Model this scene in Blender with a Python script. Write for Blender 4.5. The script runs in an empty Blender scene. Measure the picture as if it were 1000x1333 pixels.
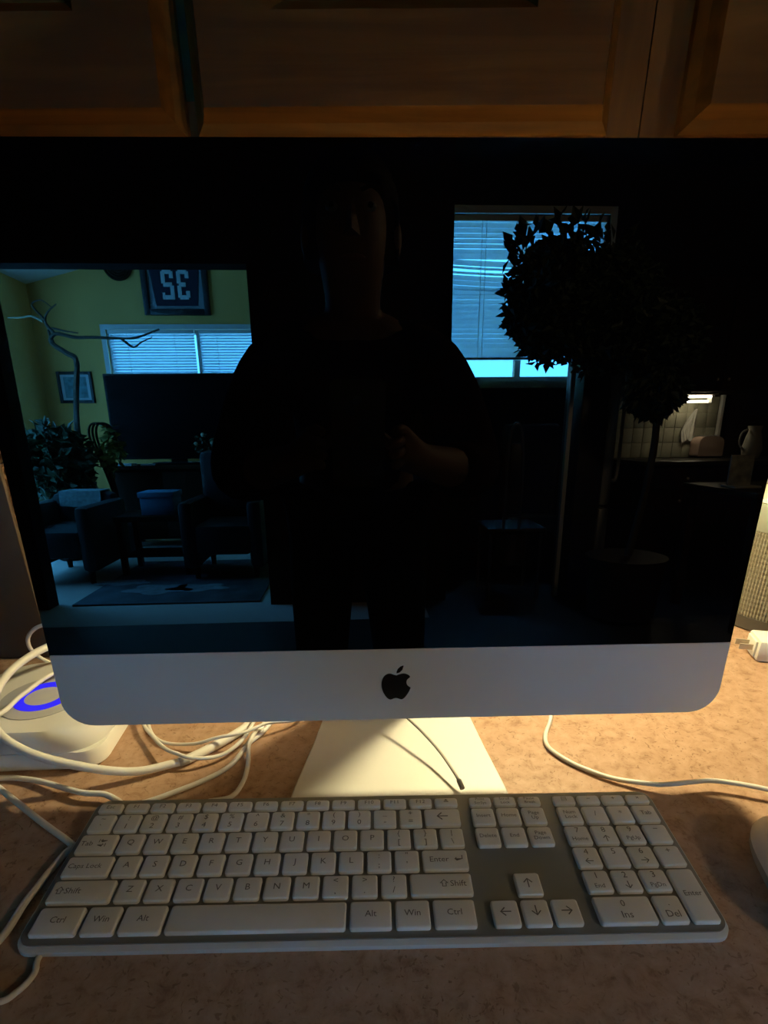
import bpy, bmesh, math, random
from mathutils import Vector, Matrix
random.seed(7)
R = math.radians
sc = bpy.context.scene
C = sc.collection

# ------------------------------------------------------------------ camera
cam_d = bpy.data.cameras.new('camera')
cam = bpy.data.objects.new('camera', cam_d); C.objects.link(cam)
CAM = Vector((-0.00833, -0.31505, 1.08049))
c_r = Vector((0.99997145, -0.00301185, -0.0069298))
c_u = Vector((0.00755602, 0.39853517, 0.91712193))
c_f = Vector((0.0, 0.91714811, -0.39854655))
m = Matrix((c_r, c_u, -c_f)).transposed().to_4x4(); m.translation = CAM
cam.matrix_world = m
cam_d.sensor_fit = 'HORIZONTAL'; cam_d.sensor_width = 36.0
cam_d.lens = 36.0 * 725.225 / 1000.0
cam_d.shift_y = (793.8 - 666.5) / 1000.0
cam_d.clip_start = 0.01
sc.camera = cam

# ------------------------------------------------------------------ world, light, exposure
wd = bpy.data.worlds.new('sky'); sc.world = wd; wd.use_nodes = True
bg = wd.node_tree.nodes['Background']
bg.inputs['Color'].default_value = (0.075, 0.47, 1.0, 1)
bg.inputs['Strength'].default_value = 34.0
def portal(name, loc, sx, sy, rot):
    l = bpy.data.lights.new(name, 'AREA'); l.shape = 'RECTANGLE'; l.size = sx; l.size_y = sy
    l.cycles.is_portal = True
    o = bpy.data.objects.new(name, l); C.objects.link(o); o.location = loc; o.rotation_euler = rot
portal('daylight_portal', (-1.60, -5.86, 1.55), 1.8, 1.2, (R(90), 0, R(180)))
portal('daylight_portal', (1.20, -3.98, 1.95), 1.3, 1.2, (R(90), 0, R(180)))
portal('daylight_portal', (-3.22, -4.175, 1.335), 1.95, 2.17, (R(90), 0, R(-90)))
sc.view_settings.view_transform = 'Standard'; sc.view_settings.look = 'None'
sc.view_settings.gamma = 1.0; sc.view_settings.use_curve_mapping = False
sc.view_settings.exposure = 0.0
sc.cycles.use_denoising = True
sc.cycles.max_bounces = 8; sc.cycles.diffuse_bounces = 5; sc.cycles.glossy_bounces = 4
sc.cycles.sample_clamp_indirect = 4.0

# ------------------------------------------------------------------ materials
MATS = {}
def mat(name, col, rough=0.6, metal=0.0, var=0.0, vscale=30.0, bump=0.0, bscale=200.0, spec=0.5, stretch=None, emit=None, estr=0.0, coat=0.0):
    if name in MATS: return MATS[name]
    M = bpy.data.materials.new(name); M.use_nodes = True
    nt = M.node_tree; b = nt.nodes['Principled BSDF']
    b.inputs['Base Color'].default_value = (*col, 1)
    b.inputs['Roughness'].default_value = rough; b.inputs['Metallic'].default_value = metal
    b.inputs['Specular IOR Level'].default_value = spec
    b.inputs['Coat Weight'].default_value = coat
    if emit:
        b.inputs['Emission Color'].default_value = (*emit, 1); b.inputs['Emission Strength'].default_value = estr
    if var or bump:
        tc = nt.nodes.new('ShaderNodeTexCoord'); mp = nt.nodes.new('ShaderNodeMapping')
        nt.links.new(tc.outputs['Object'], mp.inputs['Vector'])
        if stretch: mp.inputs['Scale'].default_value = stretch
    if var:
        n = nt.nodes.new('ShaderNodeTexNoise'); n.inputs['Scale'].default_value = vscale; n.inputs['Detail'].default_value = 5
        nt.links.new(mp.outputs[0], n.inputs['Vector'])
        cr = nt.nodes.new('ShaderNodeValToRGB')
        cr.color_ramp.elements[0].position = 0.3; cr.color_ramp.elements[1].position = 0.7
        cr.color_ramp.elements[0].color = (*[max(0, c * (1 - var)) for c in col], 1)
        cr.color_ramp.elements[1].color = (*[min(1, c * (1 + var)) for c in col], 1)
        nt.links.new(n.outputs[0], cr.inputs[0]); nt.links.new(cr.outputs[0], b.inputs['Base Color'])
    if bump:
        n2 = nt.nodes.new('ShaderNodeTexNoise'); n2.inputs['Scale'].default_value = bscale
        nt.links.new(mp.outputs[0], n2.inputs['Vector'])
        bp = nt.nodes.new('ShaderNodeBump'); bp.inputs['Strength'].default_value = bump; bp.inputs['Distance'].default_value = 0.001
        nt.links.new(n2.outputs[0], bp.inputs['Height']); nt.links.new(bp.outputs[0], b.inputs['Normal'])
    MATS[name] = M
    return M

def laminate():
    M = bpy.data.materials.new('speckled_laminate'); M.use_nodes = True
    nt = M.node_tree; b = nt.nodes['Principled BSDF']; L = nt.links.new
    tc = nt.nodes.new('ShaderNodeTexCoord')
    n1 = nt.nodes.new('ShaderNodeTexNoise'); n1.inputs['Scale'].default_value = 75; n1.inputs['Detail'].default_value = 8; n1.inputs['Roughness'].default_value = 0.7
    n1.inputs['Distortion'].default_value = 0.4
    r1 = nt.nodes.new('ShaderNodeValToRGB'); e = r1.color_ramp.elements
    e[0].position = 0.30; e[0].color = (0.27, 0.150, 0.090, 1); e[1].position = 0.47; e[1].color = (0.42, 0.262, 0.170, 1)
    k = e.new(0.70); k.color = (0.50, 0.335, 0.235, 1)
    n2 = nt.nodes.new('ShaderNodeTexNoise'); n2.inputs['Scale'].default_value = 120; n2.inputs['Detail'].default_value = 6; n2.inputs['Distortion'].default_value = 2.5
    r2 = nt.nodes.new('ShaderNodeValToRGB'); e2 = r2.color_ramp.elements
    e2[0].position = 0.345; e2[0].color = (1, 1, 1, 1); e2[1].position = 0.40; e2[1].color = (0, 0, 0, 1)
    n3 = nt.nodes.new('ShaderNodeTexNoise'); n3.inputs['Scale'].default_value = 9
    mm = nt.nodes.new('ShaderNodeMath'); mm.operation = 'MULTIPLY'
    mx = nt.nodes.new('ShaderNodeMix'); mx.data_type = 'RGBA'
    mx.inputs['B'].default_value = (0.15, 0.08, 0.038, 1)
    for n in (n1, n2, n3): L(tc.outputs['Object'], n.inputs['Vector'])
    L(n1.outputs[0], r1.inputs[0]); L(n2.outputs[0], r2.inputs[0])
    L(r2.outputs[0], mm.inputs[0]); L(n3.outputs[0], mm.inputs[1])
    L(mm.outputs[0], mx.inputs['Factor']); L(r1.outputs[0], mx.inputs['A']); L(mx.outputs['Result'], b.inputs['Base Color'])
    b.inputs['Roughness'].default_value = 0.5; b.inputs['Specular IOR Level'].default_value = 0.2
    return M
M_LAM = laminate()
def wood(name, c0, c1, rough=0.5, sc_=(14, 14, 1.2)):
    M = bpy.data.materials.new(name); M.use_nodes = True
    nt = M.node_tree; b = nt.nodes['Principled BSDF']; L = nt.links.new
    tc = nt.nodes.new('ShaderNodeTexCoord'); mp = nt.nodes.new('ShaderNodeMapping'); mp.inputs['Scale'].default_value = sc_
    n = nt.nodes.new('ShaderNodeTexNoise'); n.inputs['Scale'].default_value = 3.0; n.inputs['Detail'].default_value = 7; n.inputs['Distortion'].default_value = 0.8
    r = nt.nodes.new('ShaderNodeValToRGB'); r.color_ramp.elements[0].position = 0.35; r.color_ramp.elements[1].position = 0.68
    r.color_ramp.elements[0].color = (*c0, 1); r.color_ramp.elements[1].color = (*c1, 1)
    L(tc.outputs['Object'], mp.inputs[0]); L(mp.outputs[0], n.inputs['Vector']); L(n.outputs[0], r.inputs[0]); L(r.outputs[0], b.inputs['Base Color'])
    b.inputs['Roughness'].default_value = rough; b.inputs['Specular IOR Level'].default_value = 0.08
    return M
M_CAB = wood('honey_wood', (0.055, 0.020, 0.003), (0.11, 0.045, 0.008))
M_CABH = wood('honey_wood_horizontal', (0.055, 0.020, 0.003), (0.11, 0.045, 0.008), sc_=(1.2, 14, 14))
M_DKWOOD = wood('dark_wood', (0.020, 0.010, 0.006), (0.045, 0.022, 0.012))
M_ALU = mat('brushed_aluminium', (0.78, 0.78, 0.77), 0.45, 0.25, bump=0.02, bscale=900)
M_ALUF = mat('satin_aluminium_foot', (0.70, 0.70, 0.68), 0.5, 0.15, bump=0.02, bscale=900)
M_GLASS = mat('black_screen_glass', (0.0015, 0.0015, 0.0018), 0.0, spec=0.85)
M_EMB = mat('glossy_black_emblem', (0.006, 0.006, 0.006), 0.15)
M_KEY = mat('white_key_plastic', (0.80, 0.81, 0.80), 0.45, var=0.03, vscale=60)
M_KPLATE = mat('silver_grey_keyboard_plate', (0.24, 0.245, 0.235), 0.45, 0.25, bump=0.02, bscale=1500)
M_KCASE = mat('pale_keyboard_case', (0.66, 0.68, 0.68), 0.4)
M_LEG = mat('grey_key_print', (0.15, 0.15, 0.148), 0.6)
M_WHITE = mat('white_gloss_plastic', (0.78, 0.77, 0.72), 0.35, var=0.02)
M_CABLE = mat('white_cable_rubber', (0.76, 0.74, 0.68), 0.45, var=0.04, vscale=80)
M_CABLE2 = mat('grey_cable_collar', (0.42, 0.41, 0.39), 0.5)

# ------------------------------------------------------------------ mesh helpers
def catmull(pts, n=8):
    P = [Vector(p) for p in pts]; out = []
    P = [P[0] * 2 - P[1]] + P + [P[-1] * 2 - P[-2]]
    for i in range(1, len(P) - 2):
        for k in range(n):
            t = k / n; a, b, c, d = P[i - 1], P[i], P[i + 1], P[i + 2]
            out.append(0.5 * ((2 * b) + (c - a) * t + (2 * a - 5 * b + 4 * c - d) * t * t + (3 * b - a - 3 * c + d) * t ** 3))
    out.append(P[-2]); return out
def rrect(x0, x1, y0, y1, r, seg=5, rs=None):
    rs = rs or (r, r, r, r); pts = []     # corners: (x1,y1) (x0,y1) (x0,y0) (x1,y0)
    for (cx, cy, a0, rr, sx, sy) in ((x1, y1, 0, rs[0], -1, -1), (x0, y1, 90, rs[1], 1, -1), (x0, y0, 180, rs[2], 1, 1), (x1, y0, 270, rs[3], -1, 1)):
        for k in range(seg + 1):
            a = R(a0 + 90 * k / seg); pts.append((cx + sx * rr + rr * math.cos(a), cy + sy * rr + rr * math.sin(a)))
    return pts
class MB:
    def __init__(s): s.v = []; s.f = []
    def add(s, vs, fs):
        o = len(s.v); s.v += [Vector(v) for v in vs]; s.f += [tuple(i + o for i in f) for f in fs]; return s
    def box(s, x0, x1, y0, y1, z0, z1):
        return s.add([(x0, y0, z0), (x1, y0, z0), (x1, y1, z0), (x0, y1, z0), (x0, y0, z1), (x1, y0, z1), (x1, y1, z1), (x0, y1, z1)],
                     [(0, 3, 2, 1), (4, 5, 6, 7), (0, 1, 5, 4), (1, 2, 6, 5), (2, 3, 7, 6), (3, 0, 4, 7)])
    def bbox(s, x0, x1, y0, y1, z0, z1, b=0.005):       # box with chamfered edges
        bm = bmesh.new(); bmesh.ops.create_cube(bm, size=1)
        for v in bm.verts: v.co = Vector(((x0 + x1) / 2 + v.co.x * (x1 - x0), (y0 + y1) / 2 + v.co.y * (y1 - y0), (z0 + z1) / 2 + v.co.z * (z1 - z0)))
        bmesh.ops.bevel(bm, geom=bm.edges[:] , offset=b, segments=2, affect='EDGES', profile=0.5)
        s.add([v.co.copy() for v in bm.verts], [[v.index for v in f.verts] for f in bm.faces]) if not bm.verts.index_update() else 0
        bm.free(); return s
    def rings(s, rings, cap0=True, cap1=True):          # rings of equal length, in order
        n = len(rings[0]); vs = [p for r in rings for p in r]; fs = []
        for i in range(len(rings) - 1):
            for k in range(n): fs.append((i * n + k, i * n + (k + 1) % n, (i + 1) * n + (k + 1) % n, (i + 1) * n + k))
        if cap0: fs.append(tuple(reversed(range(n))))
        if cap1: fs.append(tuple((len(rings) - 1) * n + k for k in range(n)))
        return s.add(vs, fs)
    def tube(s, pts, r, seg=8):
        pts = [Vector(p) for p in pts]; rad = r if callable(r) else (lambda t: r); rings = []
        up = Vector((0.13, 0.21, 0.97)); n = len(pts)
        for i, p in enumerate(pts):
            d = (pts[min(i + 1, n - 1)] - pts[max(i - 1, 0)]).normalized()
            a = d.cross(up)
            if a.length < 1e-4: a = d.cross(Vector((1, 0, 0)))
            a.normalize(); b = a.cross(d).normalized(); q = rad(i / max(1, n - 1))
            rings.append([p + a * math.cos(2 * math.pi * k / seg) * q + b * math.sin(2 * math.pi * k / seg) * q for k in range(seg)])
        return s.rings(rings)
    def lathe(s, prof, cx, cy, seg=32):                 # profile of (radius, z)
        return s.rings([[(cx + r * math.cos(2 * math.pi * k / seg), cy + r * math.sin(2 * math.pi * k / seg), z) for k in range(seg)] for r, z in prof])
    def ell(s, c, r, seg=16, rg=10):
        rr = [[(c[0] + r[0] * math.sin(math.pi * i / rg) * math.cos(2 * math.pi * k / seg), c[1] + r[1] * math.sin(math.pi * i / rg) * math.sin(2 * math.pi * k / seg), c[2] - r[2] * math.cos(math.pi * i / rg)) for k in range(seg)] for i in range(1, rg)]
        return s.rings(rr)
    def xf(s, fn): s.v = [Vector(fn(v)) for v in s.v]; return s
    def rot(s, c, az): 
        M = Matrix.Rotation(az, 3, 'Z'); c = Vector(c); s.v = [M @ (v - c) + c for v in s.v]; return s
ORG = {}
def thing(name, label, cat, loc, group=None):
    o = bpy.data.objects.new(name, None); C.objects.link(o); o.location = loc; o.empty_display_size = 0.05
    o['label'] = label; o['category'] = cat
    if group: o['group'] = group
    ORG[o] = Vector(loc); return o
def finish(me, smooth):
    if smooth is not None:
        me.shade_smooth(); me.set_sharp_from_angle(angle=R(smooth))
def obj(name, mb, material, parent=None, label=None, smooth=35, kind=None):
    if parent is not None: off = ORG[parent]
    else:
        xs = [v.x for v in mb.v]; ys = [v.y for v in mb.v]; zs = [v.z for v in mb.v]
        off = Vector(((min(xs) + max(xs)) / 2, (min(ys) + max(ys)) / 2, min(zs)))
    me = bpy.data.meshes.new(name); me.from_pydata([v - off for v in mb.v], [], mb.f); me.update()
    bm = bmesh.new(); bm.from_mesh(me); bmesh.ops.recalc_face_normals(bm, faces=bm.faces[:]); bm.to_mesh(me); bm.free()
    finish(me, smooth)
    if material: me.materials.append(material)
    o = bpy.data.objects.new(name, me); C.objects.link(o)
    if parent is None: o.location = off
    else: o.parent = parent
    ORG[o] = off
    if label: o['label'] = label
    if kind: o['kind'] = kind
    return o
def single(name, mb, material, label, cat, group=None, smooth=35, kind=None):
    o = obj(name, mb, material, None, label, smooth, kind); o['category'] = cat
    if group: o['group'] = group
    return o
def struct(name, mb, material, parent=None, label=None):
    o = obj(name, mb, material, parent, label)
    if parent is None: o['kind'] = 'structure'
    return o
_txt = {}
def text_mesh(s, size):
    if (s, size) in _txt: return _txt[(s, size)]
    cu = bpy.data.curves.new('t', 'FONT'); up = s == '\u2191'; cu.body = '\u2192' if up else s; cu.size = size; cu.align_x = 'CENTER'; cu.align_y = 'CENTER'; cu.resolution_u = 2
    o = bpy.data.objects.new('t', cu); C.objects.link(o); bpy.context.view_layer.update()
    me = bpy.data.meshes.new_from_object(o.evaluated_get(bpy.context.evaluated_depsgraph_get()))
    vs = [Vector((-v.co.y, v.co.x, 0)) if up else v.co.copy() for v in me.vertices]; fs = [tuple(p.vertices) for p in me.polygons]
    bpy.data.objects.remove(o); bpy.data.curves.remove(cu); bpy.data.meshes.remove(me)
    _txt[(s, size)] = (vs, fs); return vs, fs

DESK = 0.76
# ================================================================== the setting
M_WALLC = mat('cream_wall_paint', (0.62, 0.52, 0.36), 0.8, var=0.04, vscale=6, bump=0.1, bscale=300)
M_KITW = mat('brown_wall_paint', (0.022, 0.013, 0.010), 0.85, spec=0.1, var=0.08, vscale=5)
M_OCHRE = mat('ochre_wall_paint', (0.82, 0.42, 0.115), 0.8, var=0.05, vscale=3)
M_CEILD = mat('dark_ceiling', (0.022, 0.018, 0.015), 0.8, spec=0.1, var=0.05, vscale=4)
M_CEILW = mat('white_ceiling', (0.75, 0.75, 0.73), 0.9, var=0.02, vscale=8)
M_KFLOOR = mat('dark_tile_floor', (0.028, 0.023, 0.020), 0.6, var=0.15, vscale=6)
M_CARPET = mat('pale_carpet', (0.60, 0.58, 0.55), 0.95, var=0.08, vscale=120, bump=0.5, bscale=700)
M_TRIMW = mat('white_trim', (0.72, 0.72, 0.70), 0.45, var=0.02)
struct('wall_back', MB().box(-2.6, 4.2, 0.60, 0.72, 0, 2.75), M_WALLC)
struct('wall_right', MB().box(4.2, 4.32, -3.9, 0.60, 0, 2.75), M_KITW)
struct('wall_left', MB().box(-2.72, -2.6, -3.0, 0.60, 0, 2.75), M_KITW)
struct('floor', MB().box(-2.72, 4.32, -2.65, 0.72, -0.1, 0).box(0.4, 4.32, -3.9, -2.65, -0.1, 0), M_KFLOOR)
struct('floor_carpet', MB().box(-3.27, 0.4, -5.8, -2.65, -0.1, 0.0), M_CARPET)
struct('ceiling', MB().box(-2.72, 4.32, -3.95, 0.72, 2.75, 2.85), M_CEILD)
# partition with the opening into the living room
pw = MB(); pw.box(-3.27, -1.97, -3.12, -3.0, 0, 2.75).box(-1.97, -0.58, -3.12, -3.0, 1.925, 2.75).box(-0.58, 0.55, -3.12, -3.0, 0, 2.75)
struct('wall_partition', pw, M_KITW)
struct('wall_divider', MB().box(0.40, 0.52, -5.92, -3.12, 0, 3.6), M_OCHRE)
# living room
W1 = (-2.46, -0.66, 1.02, 2.06)       # window over the television
def wall_hole(y0, y1, X0, X1, Z0, Z1, h):
    b = MB(); a0, a1, b0, b1 = h
    b.box(X0, a0, y0, y1, Z0, Z1).box(a1, X1, y0, y1, Z0, Z1).box(a0, a1, y0, y1, Z0, b0).box(a0, a1, y0, y1, b1, Z1); return b
struct('wall_living_far', wall_hole(-5.92, -5.8, -3.27, 0.40, 0, 3.6, W1), M_OCHRE)
wl = MB(); W4 = (-5.15, -3.2, 0.25, 2.42)  # opening for the added daylight window, out of view
wl.box(-3.27, -3.15, -5.92, W4[0], 0, 3.6).box(-3.27, -3.15, W4[1], -3.0, 0, 3.6).box(-3.27, -3.15, W4[0], W4[1], 0, W4[2]).box(-3.27, -3.15, W4[0], W4[1], W4[3], 3.6)
struct('wall_living_left', wl, M_OCHRE)
cl = MB(); zc = lambda x: 2.46 + (x + 3.15) * 0.24
cl.add([(-3.27, -5.92, zc(-3.27)), (0.52, -5.92, zc(0.52)), (0.52, -3.0, zc(0.52)), (-3.27, -3.0, zc(-3.27)),
        (-3.27, -5.92, zc(-3.27) + .1), (0.52, -5.92, zc(0.52) + .1), (0.52, -3.0, zc(0.52) + .1), (-3.27, -3.0, zc(-3.27) + .1)],
       [(0, 3, 2, 1), (4, 5, 6, 7), (0, 1, 5, 4), (1, 2, 6, 5), (2, 3, 7, 6), (3, 0, 4, 7)])
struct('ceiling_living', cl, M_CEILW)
struct('wall_living_front', MB().box(-3.27, 0.52, -3.12, -3.0, 2.75, 3.6), M_OCHRE)
# far kitchen wall with the second window
W2 = (0.62, 1.78, 1.40, 2.46); YF = -3.9
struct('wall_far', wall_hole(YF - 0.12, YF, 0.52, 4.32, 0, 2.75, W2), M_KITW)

def window(name, h, y, mul=True, vertical_x=None):
    a0, a1, b0, b1 = h; t = 0.035
    f = MB().box(a0, a0 + t, y - .09, y - .02, b0, b1).box(a1 - t, a1, y - .09, y - .02, b0, b1).box(a0, a1, y - .09, y - .02, b0, b0 + t).box(a0, a1, y - .09, y - .02, b1 - t, b1)
    o = struct(name, f, M_TRIMW)
    if mul: struct('mullion', MB().box((a0 + a1) / 2 - .02, (a0 + a1) / 2 + .02, y - .085, y - .025, b0, b1), M_TRIMW, o)
    g = bpy.data.materials.get('window_glass')
    if not g:
        g = bpy.data.materials.new('window_glass'); g.use_nodes = True; nt = g.node_tree
        nt.nodes.remove(nt.nodes['Principled BSDF'])
        tr = nt.nodes.new('ShaderNodeBsdfTransparent'); gl = nt.nodes.new('ShaderNodeBsdfGlossy'); gl.inputs['Roughness'].default_value = 0.02
        mx = nt.nodes.new('ShaderNodeMixShader'); mx.inputs[0].default_value = 0.04
        nt.links.new(tr.outputs[0], mx.inputs[1]); nt.links.new(gl.outputs[0], mx.inputs[2]); nt.links.new(mx.outputs[0], nt.nodes['Material Output'].inputs[0])
    struct('pane', MB().box(a0 + .03, a1 - .03, y - .058, y - .054, b0 + .03, b1 - .03), g, o)
    # casing on the room side
    k = 0.045
    cs = MB().box(a0 - k, a0, y, y + .015, b0 - k, b1 + k).box(a1, a1 + k, y, y + .015, b0 - k, b1 + k).box(a0, a1, y, y + .015, b1, b1 + k).box(a0 - k, a1 + k, y, y + .04, b0 - k, b0)
    struct('casing', cs, M_TRIMW, o)
    return o
window('window_1', W1, -5.8)
window('window_2', W2, YF)
def swap(mb): return mb
# unseen side window, added to daylight the living room (wall planes along x)
def side_fill_window(name, x, h):
    a0, a1, b0, b1 = h; t = 0.05
    f = MB().box(x - .09, x - .03, a0, a0 + t, b0, b1).box(x - .09, x - .03, a1 - t, a1, b0, b1).box(x - .09, x - .03, a0, a1, b0, b0 + t).box(x - .09, x - .03, a0, a1, b1 - t, b1).box(x - .08, x - .04, (a0 + a1) / 2 - .02, (a0 + a1) / 2 + .02, b0, b1)
    o = struct(name, f, M_TRIMW)
    struct('pane', MB().box(x - .062, x - .058, a0 + .04, a1 - .04, b0 + .04, b1 - .04), bpy.data.materials['window_glass'], o)
side_fill_window('fill_window', -3.15, W4)

# ================================================================== desk and upper cabinets
t = thing('desk', 'tan speckled laminate desk top under the computer and keyboard', 'desk', (0.3, 0.2, 0))
obj('desk_top', MB().bbox(-1.5, 1.9, -0.19, 0.598, 0.722, DESK, 0.006), M_LAM, t)
for x in (-1.48, -0.62, 0.75, 1.88):
    obj('side_panel', MB().box(x - .012, x + .012, -0.12, 0.59, 0, 0.722), M_CAB, t)
obj('back_splash', MB().bbox(-1.5, 1.9, 0.578, 0.598, DESK + .0005, DESK + 0.10, 0.003), M_LAM, t)

YC = 0.245; ZB = 1.238
def door(parent, x0, x1, z0, z1):
    y = YC
    # slab frame: four members with an ogee outer edge
    d = obj('door', MB(), M_CABH, parent) if False else None
    ow, iw = 0.026, 0.062
    def ring(x0, x1, z0, z1, y): return [(x0, y, z0), (x1, y, z0), (x1, y, z1), (x0, y, z1)]
    b = MB()
    def inset(k, yy): return ring(x0 + k, x1 - k, z0 + k, z1 - k, yy)
    b.rings([inset(0, y), inset(0, y - .007), inset(.0010, y - .0085), inset(.003, y - .0105), inset(.0065, y - .014), inset(.0095, y - .0205), inset(.011, y - .0265), inset(.012, y - .028),
             inset(.066, y - .028), inset(.070, y - .0245), inset(.074, y - .020)], cap0=True, cap1=True)
    d = obj('door', b, M_CABH, parent, smooth=20)
    p = MB()
    p.rings([inset(.0745, y - .0201), inset(.079, y - .0202), inset(.100, y - .026), inset(.102, y - .0275)], cap0=False)
    obj('raised_panel', p, M_CAB, d, smooth=20)
    return d
def upper_cabinet(label, x0, x1, doors, knob=True):
    t = thing('upper_cabinet', label, 'cabinet', ((x0 + x1) / 2, 0.42, ZB), 'wooden cabinets above the desk')
    c = MB().box(x0, x1, YC + .02, 0.598, ZB + 0.012, ZB + 0.03).box(x0, x0 + .016, YC + .02, 0.598, ZB, ZB + .80).box(x1 - .016, x1, YC + .02, 0.598, ZB, ZB + .80).box(x0, x1, YC + .02, 0.598, ZB + .784, ZB + .80)
    obj('carcass', c, M_CAB, t)
    s = 0.034
    xs = sorted([x0] + [d for q in doors for d in q] + [x1])
    f = MB().box(x0, x0 + s, YC, YC + .0195, ZB - .050, ZB + .80).box(x1 - s, x1, YC, YC + .0195, ZB - .050, ZB + .80).box(x0 + s, x1 - s, YC, YC + .0195, ZB - .050, ZB + .035).box(x0 + s, x1 - s, YC, YC + .0195, ZB + .765, ZB + .80)  # frame drops below the cabinet, unseen, to block the lamp's forward light
    obj('face_frame', f, M_CAB, t)
    for a, b in doors: door(t, a, b, ZB + 0.010, ZB + 0.77)
    return t
upper_cabinet('honey wooden wall cabinet with two doors directly above the computer', -0.515, 0.198, [(-0.482, -0.160), (-0.152, 0.170)])
upper_cabinet('wooden wall cabinet at upper right beside the two-door cabinet', 0.199, 0.56, [(0.227, 0.527)])

# under-cabinet lamp (the warm light behind the screen)
LX, LY = 0.215, 0.315
t = thing('under_cabinet_light', 'warm lamp bar under the wall cabinets behind the computer screen', 'lamp', (LX, LY, ZB - 0.042))
obj('housing', MB().bbox(LX - .085, LX + .085, LY - .035, LY + .035, ZB - .010, ZB - .001, .003), M_WHITE, t)
M_LAMP = mat('lit_lamp_diffuser', (0.9, 0.85, 0.7), 0.5, emit=(1.0, 0.84, 0.45), estr=440.0)
obj('diffuser', MB().bbox(LX - .032, LX + .032, LY - .025, LY + .025, ZB - .042, ZB - .010, .006), M_LAMP, t)

# ================================================================== the computer
yaw, tau = R(1.48819), R(3.00018)
I0 = Vector((0, 0.06532, 0.81843))
ex = Vector((math.cos(yaw), math.sin(yaw), 0)); eh = Vector((-math.sin(tau) * math.sin(yaw), math.sin(tau) * math.cos(yaw), math.cos(tau)))
ey = eh.cross(ex)                                         # away from the viewer
IM = lambda v: I0 + ex * v[0] + ey * v[1] + eh * v[2]
YW = lambda v: I0 * 1.0 + ex * v[0] + Vector((-math.sin(yaw), math.cos(yaw), 0)) * v[1] + Vector((0, 0, v[2] - I0.z))
pc = thing('desktop_computer', 'silver all-in-one desktop computer with a switched-off black screen', 'computer', (0.0, 0.12, DESK))
W2_, H, CH = 0.264, 0.38355, 0.06209
def slab(poly, y0, y1): return MB().rings([[(x, y0, z) for x, z in poly], [(x, y1, z) for x, z in poly]])
full = rrect(-W2_, W2_, 0, H, .02, 6, (.012, .012, .023, .023))
cx, cz = 0, H * 0.47
def scl(poly, k, y): return [(cx + (x - cx) * k, y, cz + (z - cz) * k) for x, z in poly]
b = MB().rings([scl(full, 1, .0012), scl(full, 1, .0055), scl(full, .985, .0075), scl(full, .93, .011), scl(full, .8, .021), scl(full, .62, .031), scl(full, .4, .037), scl(full, .18, .040)])
obj('back_shell', b.xf(IM), M_ALU, pc)
scr = [(x, z) for x, z in rrect(-W2_, W2_, CH + .0004, H, .02, 6, (.012, .012, .0006, .0006))]
scr_o = obj('screen', slab(scr, 0.0, .0012).xf(IM), M_GLASS, pc, 'glossy black screen glass reflecting a dim room', smooth=20)
chin = rrect(-W2_, W2_, 0, CH, .02, 8, (.0006, .0006, .023, .023))
obj('chin', slab(chin, 0.0, .0012).xf(IM), M_ALU, pc, 'brushed silver strip below the screen', smooth=20)
# emblem
half = [(0.0, .72), (.10, .76), (.24, .79), (.38, .745), (.455, .66), (.37, .575), (.335, .47), (.36, .36), (.44, .275), (.475, .25), (.42, .10), (.34, -.04), (.25, -.15), (.16, -.19), (.06, -.155), (-.03, -.135),
        (-.11, -.155), (-.20, -.19), (-.29, -.15), (-.39, -.02), (-.465, .14), (-.505, .33), (-.495, .52), (-.43, .68), (-.32, .775), (-.20, .79), (-.09, .75)]
em = MB(); S = 0.0235
pp = catmull([(x, 0, z) for x, z in half] + [(0.0, 0, .72)], 4)[:-1]
em.rings([[(p.x * S, -.0004, p.z * S) for p in pp], [(p.x * S, .0004, p.z * S) for p in pp]])
leaf = [(0.0, .80), (.10, .83), (.19, .92), (.235, 1.06), (.23, 1.09), (.13, 1.05), (.04, .96), (0.0, .86)]
em.rings([[(x * S, -.0004, z * S) for x, z in leaf], [(x * S, .0004, z * S) for x, z in leaf]])
em.xf(lambda v: IM((v.x + .0012, v.y, v.z + .0225)))
obj('emblem', em, M_EMB, pc, 'black bitten-fruit emblem', smooth=30)
# stand: foot and neck, one bent sheet
prof = [(.0335, .7605, .0885), (.050, .7605, .0865), (.10, .7605, .0785), (.15, .7605, .0720), (.168, .7608, .066), (.179, .7635, .058), (.185, .771, .050), (.187, .783, .045), (.181, .82, .042), (.160, .89, .041), (.138, .95, .041), (.122, .99, .041)]
th = .0042; rings = []
for i, (y, z, hw) in enumerate(prof):
    a = prof[max(i - 1, 0)]; c = prof[min(i + 1, len(prof) - 1)]
    d = Vector((0, c[0] - a[0], c[1] - a[1])).normalized(); nrm = Vector((0, -d.z, d.y))
    q = Vector((0, y, z)); o2 = q + nrm * th; ch = .0012
    rings.append([(-hw + ch + .0035, q.y, q.z), (hw - ch + .0035, q.y, q.z), (hw + .0035, (q + nrm * ch).y, (q + nrm * ch).z), (hw + .0035, (o2 - nrm * ch).y, (o2 - nrm * ch).z), (hw - ch + .0035, o2.y, o2.z), (-hw + ch + .0035, o2.y, o2.z), (-hw + .0035, (o2 - nrm * ch).y, (o2 - nrm * ch).z), (-hw + .0035, (q + nrm * ch).y, (q + nrm * ch).z)])
sb = MB().rings(rings)
obj('stand', sb, M_ALUF, pc, 'pale metal foot under the computer')
obj('hinge', MB().bbox(-.034, .041, .108, .134, .955, 1.005, .006), M_ALU, pc)

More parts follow.
